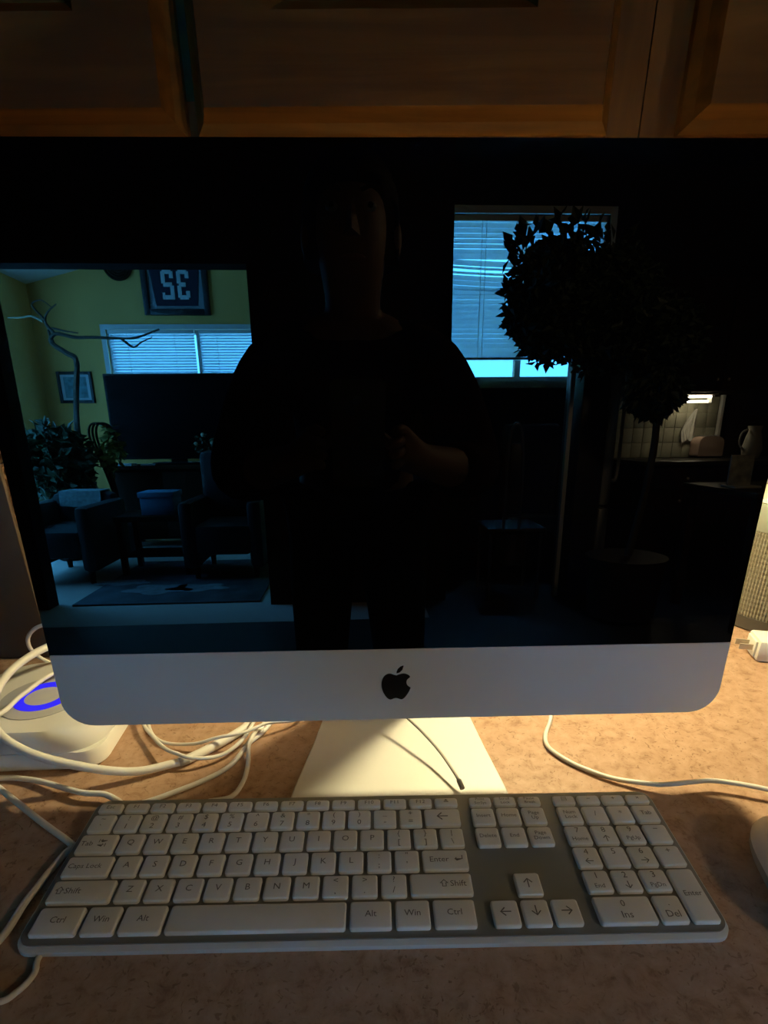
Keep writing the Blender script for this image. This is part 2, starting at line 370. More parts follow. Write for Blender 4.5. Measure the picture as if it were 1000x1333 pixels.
# ================================================================== keyboard
K0 = Vector((-0.22727, 0, 0.774)); kyaw, ktl = R(0.82187), R(2.0)
kx = Vector((math.cos(kyaw), math.sin(kyaw), 0)); kv = Vector((-math.sin(kyaw) * math.cos(ktl), math.cos(kyaw) * math.cos(ktl), math.sin(ktl))); kn = kx.cross(kv)
U = 0.019
KP = lambda u, v, n=0: K0 + kx * (u * U) + kv * (v * U) + kn * n
kb = thing('keyboard', 'full-size flat silver keyboard with white keys in front of the computer', 'keyboard', (KP(11.1, -1.8).x, KP(11.1, -1.8).y, DESK))
CU0, CU1, CV0, CV1 = -.20, 22.45, -4.85, 1.36
cp = rrect(CU0, CU1, CV0, CV1, .5, 6); lip = rrect(CU0 - .03, CU1 + .03, CV0 - .12, CV1 + .03, .55, 6)
def atz(u, v, z): p = KP(u, v); return Vector((p.x, p.y, z))
rg = [[atz(u * .996 + .04, v * .985, DESK + .0004) for u, v in lip], [atz(u, v, DESK + .0025) for u, v in lip], [KP(u, v, -.0052) for u, v in lip], [KP(u, v, -.0040) for u, v in cp]]
obj('case', MB().rings(rg), M_KCASE, kb, 'pale case rim', smooth=40)
ip = rrect(CU0 + .05, CU1 - .05, CV0 + .05, CV1 - .05, .46, 6)
obj('top_plate', MB().rings([[KP(u, v, -.0042) for u, v in ip], [KP(u, v, -.0030) for u, v in ip]]), M_KPLATE, kb, 'silver-grey plate between the keys', smooth=40)
keymesh = {}
def key(u0, u1, v0, v1, legends=(), name='key'):
    g = .078; w_, h_ = (u1 - u0) / 2, (v1 - v0) / 2; cu_, cv_ = (u0 + u1) / 2, (v0 + v1) / 2
    kk = (round(w_, 3), round(h_, 3))
    if kk not in keymesh:
        mb = MB(); rr = []
        for ins, n in ((g - .015, -.0031), (g - .015, -.0009), (g + .012, -.0002), (g + .045, 0.0)):
            rr.append([kx * (a * U) + kv * (b_ * U) + kn * n for a, b_ in rrect(-w_ + ins, w_ - ins, -h_ + ins, h_ - ins, .09, 3)])
        mb.rings(rr); me = bpy.data.meshes.new('key'); me.from_pydata([tuple(v) for v in mb.v], [], mb.f); me.update(); finish(me, 40); me.materials.append(M_KEY)
        keymesh[kk] = me
    o = bpy.data.objects.new('key', keymesh[kk]); C.objects.link(o); o.parent = kb; o.location = KP(cu_, cv_) - ORG[kb]
    lm = MB()
    for s, du, dv, size in legends:
        vs, fs = text_mesh(s, size)
        lm.add([kx * (v.x * U + du * U) + kv * (v.y * U + dv * U) + kn * .00018 for v in vs], fs)
    if lm.v:
        me = bpy.data.meshes.new('legend'); me.from_pydata([tuple(v) for v in lm.v], [], lm.f); me.update(); me.materials.append(M_LEG)
        l = bpy.data.objects.new('legend', me); C.objects.link(l); l.parent = o
    return o
FS = .34
def one(s, size=FS): return [(s, 0, .02, size)]
def two(a, b): return [(a, 0, .20, .32), (b, 0, -.20, .34)]
p = 14.5 / 14
F0, F1 = .49, 1.06
for i, s in enumerate(['Esc', 'F1', 'F2', 'F3', 'F4', 'F5', 'F6', 'F7', 'F8', 'F9', 'F10', 'F11', 'F12', '\u23cf']):
    key(i * p, (i + 1) * p, F0, F1, one(s, .26))
row = [('~', '`'), ('!', '1'), ('@', '2'), ('#', '3'), ('$', '4'), ('%', '5'), ('^', '6'), ('&', '7'), ('*', '8'), ('(', '9'), (')', '0'), ('_', '-'), ('+', '=')]
for i, (a, b_) in enumerate(row): key(i, i + 1, -.5, .47, two(a, b_))
key(13, 14.5, -.5, .47, one('\u2190', .6))
key(0, 1.5, -1.5, -.52, [('Tab', -.36, 0, .30), ('\u21e4', .2, .1, .36), ('\u21e5', .2, -.1, .36)])
for i, s in enumerate('QWERTYUIOP'): key(1.5 + i, 2.5 + i, -1.5, -.52, one(s))
key(11.5, 12.5, -1.5, -.52, two('{', '[')); key(12.5, 13.5, -1.5, -.52, two('}', ']')); key(13.5, 14.5, -1.5, -.52, two('|', '\\'))
key(0, 1.75, -2.5, -1.52, [('Caps Lock', -.1, 0, .28)])
for i, s in enumerate('ASDFGHJKL'): key(1.75 + i, 2.75 + i, -2.5, -1.52, one(s))
key(10.75, 11.75, -2.5, -1.52, two(':', ';')); key(11.75, 12.75, -2.5, -1.52, two('"', "'"))
key(12.75, 14.5, -2.5, -1.52, [('Enter', -.22, 0, .32), ('\u21b5', .48, 0, .38)])
key(0, 2.25, -3.5, -2.52, [('\u21e7', -.75, 0, .36), ('Shift', -.3, 0, .32)])
for i, s in enumerate('ZXCVBNM'): key(2.25 + i, 3.25 + i, -3.5, -2.52, one(s))
for i, (a, b_) in enumerate([('<', ','), ('>', '.'), ('?', '/')]): key(9.25 + i, 10.25 + i, -3.5, -2.52, two(a, b_))
key(12.25, 14.5, -3.5, -2.52, [('\u21e7', .1, 0, .36), ('Shift', .58, 0, .32)])
B0, B1 = -4.64, -3.54
for u0, u1, s in ((.06, 1.66, 'Ctrl'), (1.66, 2.86, 'Win'), (2.86, 4.34, 'Alt'), (4.34, 10.22, ''), (10.22, 11.70, 'Alt'), (11.70, 12.95, 'Win'), (12.95, 14.44, 'Ctrl')):
    key(u0, u1, B0, B1, one(s, .31) if s else ())
N0 = 14.86
for i, (a, b_) in enumerate([('Print', 'ScrSys'), ('Scroll', 'Lock'), ('Pause', 'Break')]): key(N0 + i, N0 + i + 1, F0, F1, [(a, 0, .10, .19), (b_, 0, -.10, .19)])
for i, s in enumerate(['Insert', 'Home']): key(N0 + i, N0 + i + 1, -.5, .47, one(s, .24))
key(N0 + 2, N0 + 3, -.5, .47, [('Page', 0, .12, .24), ('Up', 0, -.12, .24)])
for i, s in enumerate(['Delete', 'End']): key(N0 + i, N0 + i + 1, -1.5, -.52, one(s, .24))
key(N0 + 2, N0 + 3, -1.5, -.52, [('Page', 0, .12, .24), ('Down', 0, -.12, .24)])
key(N0 + 1, N0 + 2, -3.56, -2.56, one('\u2191', .5))
for i, s in enumerate(['\u2190', '\u2193', '\u2192']): key(N0 + i, N0 + i + 1, B0, B1 - .06, one(s, .5))
P0 = 18.27
for i, s in enumerate(['\u25a4', '\u2212', '+', '\u00d7']): key(P0 + i, P0 + i + 1, F0, F1, one(s, .28))
key(P0, P0 + 1, -.5, .47, [('Num', 0, .12, .24), ('Lock', 0, -.12, .24)])
for i, s in enumerate(['/', '*', 'Tab']): key(P0 + 1 + i, P0 + 2 + i, -.5, .47, one(s, .34 if len(s) < 2 else .28))
for r_, (v0, v1, ks) in enumerate([(-1.5, -.52, [('7', 'Home'), ('8', '\u2191'), ('9', 'PgUp'), ('\u2212', '')]), (-2.5, -1.52, [('4', '\u2190'), ('5', ''), ('6', '\u2192'), ('+', '')]), (-3.5, -2.52, [('1', 'End'), ('2', '\u2193'), ('3', 'PgDn')])]):
    for i, (a, b_) in enumerate(ks):
        key(P0 + i, P0 + i + 1, v0, v1, [(a, 0, .2, .34)] + ([(b_, 0, -.2, .24 if len(b_) > 1 else .4)] if b_ else []))
key(P0 + 3, P0 + 4, B0, -2.52, one('Enter', .28))
key(P0, P0 + 2, B0, B1, two('0', 'Ins')); key(P0 + 2, P0 + 3, B0, B1, two('.', 'Del'))

# ================================================================== router
RX, RY = -0.333, 0.142
rt = thing('router', 'white rounded-square router with a glowing blue ring on the left', 'router', (RX, RY, DESK))
def rsq(hw, r_, z, dx=0, dy=0): return [(RX + x + dx, RY + y + dy, z) for x, y in rrect(-hw, hw, -hw * .93, hw * .93, r_, 8)]
b = MB().rings([rsq(.072, .016, DESK + .0003), rsq(.0745, .018, DESK + .003), rsq(.0745, .018, DESK + .016), rsq(.0735, .018, DESK + .0185)])
b.rot((RX, RY, 0), R(3)); obj('base', b, M_WHITE, rt)
b = MB().rings([rsq(.0728, .030, DESK + .0185), rsq(.0740, .034, DESK + .023), rsq(.0725, .038, DESK + .032), rsq(.068, .042, DESK + .0375), rsq(.058, .042, DESK + .0395), rsq(.042, .036, DESK + .0400)])
b.rot((RX, RY, 0), R(3)); obj('top_shell', b, M_WHITE, rt)
dz = DESK + .0401
M_DISC = mat('grey_button_disc', (0.52, 0.52, 0.52), 0.4)
obj('button_disc', MB().lathe([(.0375, dz - .001), (.0375, dz + .0004), (.0365, dz + .0007)], RX + .006, RY - .010, 40), M_DISC, rt, 'light grey round disc')
M_RING = mat('glowing_blue_ring', (0.01, 0.01, 0.12), 0.5, spec=0.1, emit=(0.03, 0.02, 1.0), estr=0.85)
rg = []
for r_, z in ((.0165, dz + .0005), (.0165, dz + .0012), (.0255, dz + .0012), (.0255, dz + .0005)):
    rg.append([(RX + .006 + r_ * math.cos(k * math.pi / 20), RY - .010 + r_ * math.sin(k * math.pi / 20), z) for k in range(40)])
obj('light_ring', MB().rings(rg + [rg[0]], False, False), M_RING, rt, 'bright blue light ring')

# ================================================================== cables
def cable(label, pts, r, name='cable', n=10, group=None):
    pts = [(x, y, z + .0006) for x, y, z in pts]
    return single(name, MB().tube(catmull(pts, n), r, 10), M_CABLE, label, 'cable', group, smooth=60)
D = DESK
t = thing('thick_cable', 'thick white cable arching over the router and across the desk', 'cable', (-0.25, 0.07, D))
pts = [(-.20, .27, .80), (-.29, .23, .826), (-.335, .185, .830), (-.350, .140, .829), (-.347, .100, .822), (-.330, .068, .812), (-.300, .054, .798), (-.262, .055, .782), (-.222, .064, .768), (-.187, .081, .7645)]
obj('jacket', MB().tube(catmull(pts, 10), .0036, 12), M_CABLE, t, smooth=60)
obj('collar', MB().tube([(-.189, .080, .7647), (-.182, .0845, .7645)], .0042, 12), M_CABLE2, t, 'grey collar', smooth=60)
obj('connector', MB().tube(catmull([(-.183, .084, .7645), (-.166, .101, .7645), (-.142, .132, .7645), (-.138, .16, .7645), (-.145, .20, .7645), (-.150, .26, .7645)], 8), .0042, 12), M_CABLE, t, smooth=60)
cable('thin white cable crossing the router top beside the blue ring', [(-.27, .27, .80), (-.326, .172, .8085), (-.340, .124, .8075), (-.345, .088, .8065), (-.40, .06, .795), (-.46, .05, .7635)], .0022)
cable('white cable curving in front of the router towards the keyboard corner', [(-.50, .04, D + .0025), (-.40, .058, D + .0025), (-.335, .063, D + .0025), (-.316, .062, D + .0025), (-.292, .055, D + .004), (-.256, .041, D + .006), (-.236, .0385, D + .006), (-.2245, .0345, D + .004), (-.2195, .0315, D + .003)], .0024)
cable('white cable running from left frame edge to the keyboard side', [(-.46, .11, D + .003), (-.37, .075, D + .006), (-.325, .046, D + .007), (-.275, .013, D + .0055), (-.2405, -.008, D + .003), (-.2355, -.013, D + .0026), (-.2385, -.020, D + .0026), (-.2430, -.055, D + .0026), (-.246, -.092, D + .0026), (-.28, -.15, D + .0026)], .0024)
cable('white cable looping out below the keyboard front-left corner', [(-.205, -.06, D + .0001 + .0018), (-.2135, -.092, D + .002), (-.211, -.104, D + .002), (-.2145, -.114, D + .002), (-.224, -.120, D + .002), (-.26, -.118, D + .002), (-.33, -.10, D + .002)], .0018)
cable('thin white cable dropping straight left of the crossing cables', [(-.262, .20, D + .012), (-.243, .139, D + .008), (-.224, .113, D + .008), (-.206, .093, D + .010), (-.192, .083, D + .0115), (-.174, .079, D + .009), (-.153, .089, D + .005), (-.138, .111, D + .008), (-.134, .146, D + .0125), (-.150, .18, D + .0125), (-.178, .25, D + .003)], .0018)
cable('thin white cable sagging across the crossing cables', [(-.270, .22, D + .003), (-.240, .142, D + .003), (-.217, .112, D + .003), (-.185, .103, D + .006), (-.160, .104, D + .0125), (-.138, .109, D + .014), (-.119, .125, D + .013), (-.092, .147, D + .004), (-.090, .20, D + .003), (-.090, .28, D + .003)], .0016)
cable('white cable from keyboard back edge to below the chin, left of two', [(-.215, .028, D + .0022), (-.19, .039, D + .0022), (-.148, .071, D + .0022), (-.1335, .108, D + .003), (-.119, .146, D + .0022), (-.108, .25, D + .0022)], .0022)
cable('white cable from keyboard back edge to below the chin, right of two', [(-.150, .034, D + .002), (-.133, .039, D + .0022), (-.1275, .058, D + .0022), (-.1285, .080, D + .003), (-.1315, .100, D + .0085), (-.129, .120, D + .0085), (-.126, .142, D + .003), (-.125, .25, D + .002)], .002)
t = thing('plug_cable', 'thin pale cable arching over the computer foot to the keyboard', 'cable', (.03, .08, D + .006))
obj('wire', MB().tube(catmull([(-.056, .195, .785), (-.034, .160, .789), (-.014, .142, .789), (.003, .126, .7875), (.0225, .100, .7835), (.0375, .076, .779), (.047, .056, .775), (.0520, .044, .7722)], 8), .0013, 8), mat('pale_grey_cable', (0.42, 0.41, 0.36), 0.5), t, smooth=60)
obj('plug', MB().tube([(.0515, .0452, .7724), (.0535, .0375, .7705)], .0021, 10), M_CABLE2, t, 'grey plug end', smooth=60)
cable('white cable curling right of the computer foot towards the right frame edge', [(.19, .26, D + .002), (.165, .18, D + .002), (.155, .145, D + .002), (.1425, .118, D + .002), (.1405, .100, D + .002), (.150, .083, D + .002), (.163, .070, D + .002), (.183, .056, D + .003), (.210, .0455, D + .006), (.224, .043, D + .008), (.244, .0455, D + .008), (.264, .046, D + .008), (.302, .034, D + .008), (.36, .01, D + .002)], .002)
cable('short white cable loop standing behind the router', [(-.40, .262, D + .003), (-.410, .258, .775), (-.4145, .254, .79), (-.409, .251, .806), (-.392, .25, .818), (-.360, .25, .822), (-.32, .255, .80), (-.28, .27, D + .003)], .0022)

# ================================================================== small things on the desk
# mouse
t = thing('mouse', 'white computer mouse at the right edge beside the keyboard', 'mouse', (0.275, -0.052, DESK))
def mring(k, z, kk=1.0):
    return [(0.275 + 0.031 * k * math.copysign(abs(math.cos(a)) ** .62, math.cos(a)), -0.052 + 0.052 * k * kk * math.copysign(abs(math.sin(a)) ** .72, math.sin(a)), z) for a in [2 * math.pi * i / 36 for i in range(36)]]
b = MB().rings([mring(.94, D + .0006), mring(.99, D + .004), mring(1.0, D + .0095)]); b.rot((0.275, -0.052, 0), R(-10))
obj('base_band', b, mat('grey_mouse_band', (0.32, 0.31, 0.28), 0.5), t, 'grey lower band')
b = MB().rings([mring(1.0, D + .0097), mring(1.0, D + .012), mring(.95, D + .018), mring(.82, D + .0245), mring(.6, D + .0285), mring(.3, D + .031), mring(.08, D + .0315)]); b.rot((0.275, -0.052, 0), R(-10))
obj('shell', b, mat('white_mouse_plastic', (0.74, 0.73, 0.68), 0.3), t, smooth=60)
# charger plug
t = thing('charger_plug', 'white cube phone charger with two metal prongs lying on the desk', 'charger', (0.448, 0.272, DESK))
b = MB().bbox(.431, .468, .255, .292, D + .0003, D + .027, .004); b.rot((.448, .272, 0), R(-14)); obj('body', b, M_WHITE, t)
M_PRONG = mat('nickel_prong', (0.66, 0.60, 0.50), 0.35, 0.4)
for dy in (-.0075, .0055):
    b = MB().box(.414, .431, .272 + dy, .2737 + dy, D + .011, D + .018); b.rot((.448, .272, 0), R(-14)); pr = obj('prong', b, M_PRONG, t)
b = MB().bbox(.4285, .4312, .260, .286, D + .004, D + .024, .001); b.rot((.448, .272, 0), R(-14)); obj('face_plate', b, M_WHITE, t)
# speaker
SX, SY, SR = 0.528, 0.385, 0.072
t = thing('speaker', 'grey-green cylindrical speaker with ribbed mesh behind the screen right edge', 'speaker', (SX, SY, DESK))
M_MESH = mat('olive_speaker_mesh', (0.19, 0.175, 0.125), 0.75, var=0.35, vscale=900, bump=0.6, bscale=900)
rg = []
NZ = 34
for i in range(NZ + 1):
    z = D + .018 + i * (.112 / NZ); row_ = []
    for k in range(240):
        q = SR + (.0009 if k % 2 else -.0006) + (.0004 if i % 2 else -.0003)
        a = 2 * math.pi * k / 240; row_.append((SX + q * math.cos(a), SY + q * math.sin(a), z))
    rg.append(row_)
obj('mesh_grille', MB().rings(rg), M_MESH, t, 'ribbed perforated mesh', smooth=None)
obj('base', MB().lathe([(SR - .004, D + .0003), (SR + .001, D + .002), (SR + .001, D + .0178)], SX, SY, 64), mat('dark_speaker_base', (0.055, 0.052, 0.045), 0.5), t, 'dark base ring')
obj('top_band', MB().lathe([(SR + .001, D + .1302), (SR + .0015, D + .134), (SR + .0012, D + .160), (SR - .001, D + .164)], SX, SY, 64), mat('smooth_grey_band', (0.21, 0.225, 0.19), 0.4), t, 'smooth grey-green band')
obj('top_rim', MB().lathe([(SR - .001, D + .1641), (SR + .0005, D + .1655), (SR - .002, D + .170), (SR - .010, D + .171)], SX, SY, 64), mat('pale_speaker_rim', (0.62, 0.58, 0.45), 0.4), t, 'pale top rim')
# dark brown upright box and carved plaque on the left
t = thing('upright_board', 'dark brown upright board left of the computer behind the router', 'board', (-0.54, 0.305, DESK))
M_BRN = mat('dark_brown_leather', (0.050, 0.031, 0.016), 0.6, var=0.15, vscale=14, bump=0.15, bscale=400)
obj('body', MB().bbox(-.65, -.4125, .283, .289, D + .0003, 1.055, .0015), M_BRN, t)
obj('top_edge', MB().bbox(-.654, -.410, .280, .292, 1.056, 1.068, .002), M_BRN, t)
obj('stay', MB().bbox(-.58, -.52, .2895, .36, D + .0003, D + .008, .002).bbox(-.58, -.52, .2895, .297, D + .008, D + .15, .002), M_BRN, t)
t = thing('carved_plaque', 'carved brown scrollwork plaque on the wall at the left screen edge', 'plaque', (-0.54, 0.575, DESK + .10))
M_CARV = mat('carved_reddish_brown', (0.30, 0.17, 0.10), 0.55, var=0.2, vscale=40)
obj('backing', MB().bbox(-.75, -.500, .560, .578, D + .1001, 1.16, .003), M_CARV, t)
for iz in range(6):
    for ix in range(4):
        c0, z0 = -.525 - ix * .055, D + .125 + iz * .05; pts = []
        for k in range(30):
            a = k / 29 * 4.4 * math.pi * .8; q = .004 + .019 * k / 29
            pts.append((c0 + q * math.cos(a) * (1 if (ix + iz) % 2 else -1), .557, z0 + q * math.sin(a)))
        obj('scroll', MB().tube(pts, .0032, 6), M_CARV, t, smooth=60)


# ================================================================== the room behind the camera (seen mirrored in the screen)
# pendant out of view, added as warm fill light for chin and keys
t = thing('fill_pendant', 'warm globe pendant added for fill light, out of view right of the desk', 'lamp', (1.65, -1.20, 1.75))
obj('canopy', MB().lathe([(.05, 2.72), (.06, 2.735), (.06, 2.7495)], 1.65, -1.20, 24), M_TRIMW, t)
obj('cord', MB().tube([(1.65, -1.20, 2.72), (1.65, -1.20, 1.90)], .004, 8), M_TRIMW, t)
obj('fitting', MB().lathe([(.04, 1.885), (.035, 1.90), (.012, 1.93)], 1.65, -1.20, 20), mat('brushed_steel', (0.50, 0.51, 0.52), 0.3, 0.35), t)
obj('globe', MB().ell((1.65, -1.20, 1.82), (.07, .07, .07), 24, 14), mat('fill_globe', (0.9, 0.85, 0.75), 0.4, emit=(1.0, 0.72, 0.38), estr=140.0), t, smooth=60)

# ---------------- blinds
def blind_mat():
    M = bpy.data.materials.new('white_blind_slat'); M.use_nodes = True; nt = M.node_tree
    nt.nodes.remove(nt.nodes['Principled BSDF'])
    d = nt.nodes.new('ShaderNodeBsdfDiffuse'); d.inputs[0].default_value = (.62, .64, .66, 1)
    tr = nt.nodes.new('ShaderNodeBsdfTranslucent'); tr.inputs[0].default_value = (.86, .90, .95, 1)
    mx = nt.nodes.new('ShaderNodeMixShader'); mx.inputs[0].default_value = 0.82
    nt.links.new(d.outputs[0], mx.inputs[1]); nt.links.new(tr.outputs[0], mx.inputs[2]); nt.links.new(mx.outputs[0], nt.nodes['Material Output'].inputs[0])
    return M
M_SLAT = blind_mat()
M_CORD = mat('white_blind_cord', (0.8, 0.8, 0.8), 0.6)
def slat_mb(x0, x1, y, z, w, tilt, sag=0.0, n=1):
    b = MB(); c, s_ = math.cos(tilt), math.sin(tilt); rg = []
    for i in range(n + 1):
        x = x0 + (x1 - x0) * i / n; dz = -sag * math.sin(math.pi * i / n)
        rg.append([(x, y - w / 2 * c, z - w / 2 * s_ + dz), (x, y, z + .0025 + dz), (x, y + w / 2 * c, z + w / 2 * s_ + dz), (x, y, z + .0015 + dz)])
    return b.rings(rg)
def blind(label, x0, x1, y, ztop, zbot, pitch, w, tiltf, singles, cords, sagf=lambda z: 0):
    t = thing('window_blind', label, 'blind', ((x0 + x1) / 2, y, zbot))
    obj('head_rail', MB().bbox(x0, x1, y - .018, y + .018, ztop - .032, ztop, .002), M_TRIMW, t)
    z = ztop - .032 - pitch * .7; allb = MB()
    while z > zbot + .03:
        sm = slat_mb(x0 + .004, x1 - .004, y, z, w, tiltf(z), sagf(z), 8)
        if singles: obj('slat', sm, M_SLAT, t, smooth=None)
        else: allb.add(sm.v, sm.f)
        z -= pitch
    if not singles: obj('slats', allb, M_SLAT, t, kind='stuff', smooth=None)
    obj('bottom_rail', MB().bbox(x0 + .003, x1 - .003, y - .013, y + .013, zbot, zbot + .016, .002), M_TRIMW, t)
    for cx_ in cords: obj('ladder_cord', MB().tube([(cx_, y + w * .5 + .003, ztop - .03), (cx_, y + w * .5 + .003, zbot + .01)], .0022, 6), M_CORD, t)
blind('white mini blind over the wide window behind the television', W1[0] + .035, (W1[0] + W1[1]) / 2 - .022, -5.872 + .105, W1[3] - .01, W1[2] + .02, .026, .027, lambda z: R(-60), False, (W1[0] + .22, W1[0] + .68))
blind('white mini blind beside the opening post in the wide window', (W1[0] + W1[1]) / 2 + .022, W1[1] - .035, -5.872 + .105, W1[3] - .01, W1[2] + .02, .026, .027, lambda z: R(-60), False, ((W1[0] + W1[1]) / 2 + .2, W1[1] - .2))
def tilt2(z):
    if 2.16 < z < 2.22 or 1.97 < z < 2.01 or 1.55 < z < 1.64: return R(-84)
    if 2.09 < z < 2.14: return R(-40)
    return R(-69 + 4 * math.sin(z * 23))
blind('white blind with uneven slats in the window behind the leafy tree', W2[0] + .036, W2[1] - .036, YF + .022, W2[3] - .02, 1.545, .031, .035, tilt2, True, (.885, .915, 1.5), lambda z: .02 if 2.0 < z < 2.2 else 0.002)

# ---------------- living room
M_BLK = mat('black_plastic', (0.006, 0.006, 0.007), 0.5, spec=0.2)
M_BLKF = mat('black_frame_wood', (0.012, 0.011, 0.012), 0.4)
M_MATG = mat('grey_picture_mat', (0.30, 0.31, 0.33), 0.8)
t = thing('framed_jersey', 'black framed dark jersey numbered 32 hanging above the wide window', 'picture', (-1.72, -5.79, 2.18))
fx0, fx1, fz0, fz1, fy = -2.045, -1.405, 2.185, 2.98, -5.799
def frame_mb(x0, x1, z0, z1, y, w, d): return MB().bbox(x0, x0 + w, y, y + d, z0, z1, .003).bbox(x1 - w, x1, y, y + d, z0, z1, .003).bbox(x0 + w, x1 - w, y, y + d, z0, z0 + w, .003).bbox(x0 + w, x1 - w, y, y + d, z1 - w, z1, .003)
obj('frame', frame_mb(fx0, fx1, fz0, fz1, fy, .055, .035), M_BLKF, t)
obj('mat_board', MB().box(fx0 + .05, fx1 - .05, fy, fy + .008, fz0 + .05, fz1 - .05), M_MATG, t)
jc = (fx0 + fx1) / 2
jy = [(-.20, .085), (.20, .085), (.235, .40), (.26, .56), (.20, .66), (.09, .69), (-.09, .69), (-.20, .66), (-.26, .56), (-.235, .40)]
obj('jersey', MB().rings([[(jc + x, fy + .009, fz0 + z) for x, z in jy], [(jc + x, fy + .016, fz0 + z) for x, z in jy]]), mat('navy_jersey_cloth', (0.012, 0.016, 0.035), 0.85, bump=0.3, bscale=500), t)
def seg(x0, x1, z0, z1): return MB().bbox(x0, x1, fy + .017, fy + .020, z0, z1, .0009)
M_NUM = mat('white_jersey_number', (0.62, 0.66, 0.66), 0.8)
nz0, nz1, st = 2.325, 2.585, .038; nm = (nz0 + nz1) / 2
def digit(kind, xr):       # xr: x of the digit's left side as read in the room (largest x); width .115
    xl = xr - .118; b = MB(); c = .016
    bars = [(xl + c, xr - c, nz1 - st, nz1), (xl + c, xr - c * (2.2 if kind == 3 else 1), nm - st / 2, nm + st / 2), (xl + (c if kind == 3 else 0), xr - (c if kind == 3 else 0), nz0, nz0 + st)]
    for q in bars: b.bbox(*q[:2], fy + .017, fy + .020, *q[2:], .0012)
    b.bbox(xl, xl + st, fy + .0172, fy + .0202, nm + c * .6, nz1 - c, .0012)
    b.bbox(xr - st, xr, fy + .0172, fy + .0202, nz1 - .075, nz1 - c, .0012)
    if kind == 3:
        b.bbox(xl, xl + st, fy + .0172, fy + .0202, nz0 + c, nm - c * .6, .0012); b.bbox(xr - st, xr, fy + .0172, fy + .0202, nz0 + c, nz0 + .075, .0012)
    else:
        b.bbox(xr - st, xr, fy + .0172, fy + .0202, nz0 + c * .3, nm - c * .6, .0012); b.bbox(xl, xl + st * .7, fy + .0172, fy + .0202, nz0, nz0 + .06, .0012)
    obj('number', b, M_NUM, t)
digit(3, -1.585); digit(2, -1.735)
# round dark wall piece, small picture
t = thing('wall_basket', 'dark round woven basket hung high on the ochre wall', 'basket', (-2.25, -5.795, 2.51))
for k in range(6):
    r0 = .02 + k * .022
    obj('coil', MB().tube([(-2.25 + r0 * math.cos(a), -5.785 + .002 * k, 2.625 + r0 * math.sin(a)) for a in [2 * math.pi * i / 36 for i in range(37)]], .0115, 8), M_DKWOOD, t, smooth=60)
t = thing('framed_picture', 'small dark framed print beside the bare branches on ochre wall', 'picture', (-2.83, -5.79, 1.38))
obj('frame', frame_mb(-3.005, -2.66, 1.375, 1.675, -5.799, .028, .022), M_BLKF, t)
obj('mat_board', MB().box(-2.98, -2.685, -5.799, -5.792, 1.40, 1.65), mat('pale_mat_board', (0.62, 0.64, 0.66), 0.7), t)
obj('print', MB().box(-2.945, -2.72, -5.7915, -5.790, 1.425, 1.625), mat('teal_print', (0.16, 0.30, 0.32), 0.7, var=0.5, vscale=18), t)
# bare branches in a floor vase
def branch(pts, r): return MB().tube(catmull(pts, 6), lambda q: r * (1 - .75 * q) + .002, 6)
M_BARK = mat('grey_brown_bark', (0.055, 0.042, 0.030), 0.8, var=0.3, vscale=30)
t = thing('branch_arrangement', 'bare twisted branches rising from a tall floor vase', 'branches', (-2.62, -5.2, 0))
obj('vase', MB().lathe([(.09, .0005), (.115, .03), (.135, .28), (.12, .50), (.07, .66), (.058, .74), (.075, .78), (.066, .78)], -2.62, -5.2, 28), mat('dark_glazed_vase', (0.02, 0.025, 0.028), 0.25), t)
B = lambda x, z, y=-5.2: (x, y, z)
obj('branch', branch([B(-2.62, .70), B(-2.62, 1.1), B(-2.575, 1.42), B(-2.525, 1.70), B(-2.60, 1.77), B(-2.69, 1.83), B(-2.72, 1.88), B(-2.66, 1.93), B(-2.50, 1.90), B(-2.34, 1.90), B(-2.10, 1.89), B(-1.95, 1.90), B(-1.75, 1.965)], .028), M_BARK, t, smooth=60)
obj('branch', branch([B(-2.68, 1.93), B(-2.74, 2.02), B(-2.71, 2.10), B(-2.62, 2.17)], .014), M_BARK, t, smooth=60)
obj('branch', branch([B(-2.70, 1.85), B(-2.72, 1.97), B(-2.58, 1.95), B(-2.47, 1.935)], .012), M_BARK, t, smooth=60)
obj('branch', branch([B(-2.76, 2.03), B(-2.85, 2.07), B(-2.95, 2.06), B(-3.06, 2.06)], .011), mat('pale_bark', (0.30, 0.25, 0.17), 0.8), t, smooth=60)
obj('branch', branch([B(-2.10, 1.89), B(-2.0, 1.82), B(-1.92, 1.86), B(-1.82, 1.90)], .010), M_BARK, t, smooth=60)
obj('branch', branch([B(-2.75, 2.05), B(-2.83, 2.16), B(-2.75, 2.20), B(-2.66, 2.14)], .008), M_BARK, t, smooth=60)
# foliage helper
def leaves(c, rad, n, size, rnd, shell=0.55, hang=0.0):
    b = MB()
    for _ in range(n):
        a = rnd.uniform(0, 2 * math.pi); u_ = rnd.uniform(-1, 1); q = rnd.uniform(shell, 1.0) ** (1 / 2)
        h_ = math.sqrt(1 - u_ * u_)
        p_ = Vector((c[0] + rad[0] * q * h_ * math.cos(a), c[1] + rad[1] * q * h_ * math.sin(a), c[2] + rad[2] * q * u_))
        d = Vector((rnd.gauss(0, 1), rnd.gauss(0, 1), rnd.gauss(0, .7) - hang)).normalized(); sd = d.cross(Vector((rnd.gauss(0, 1), rnd.gauss(0, 1), rnd.gauss(0, 1)))).normalized()
        L_ = size * rnd.uniform(.7, 1.3); w_ = L_ * .28; nn = d.cross(sd) * L_ * .12
        b.add([p_, p_ + d * L_ * .45 + sd * w_ + nn, p_ + d * L_, p_ + d * L_ * .45 - sd * w_ + nn], [(0, 1, 2), (0, 2, 3)])
    return b
rnd = random.Random(3)
t = thing('leafy_plant', 'dark green leafy houseplant in a pot left of the television', 'plant', (-2.55, -4.6, 0))
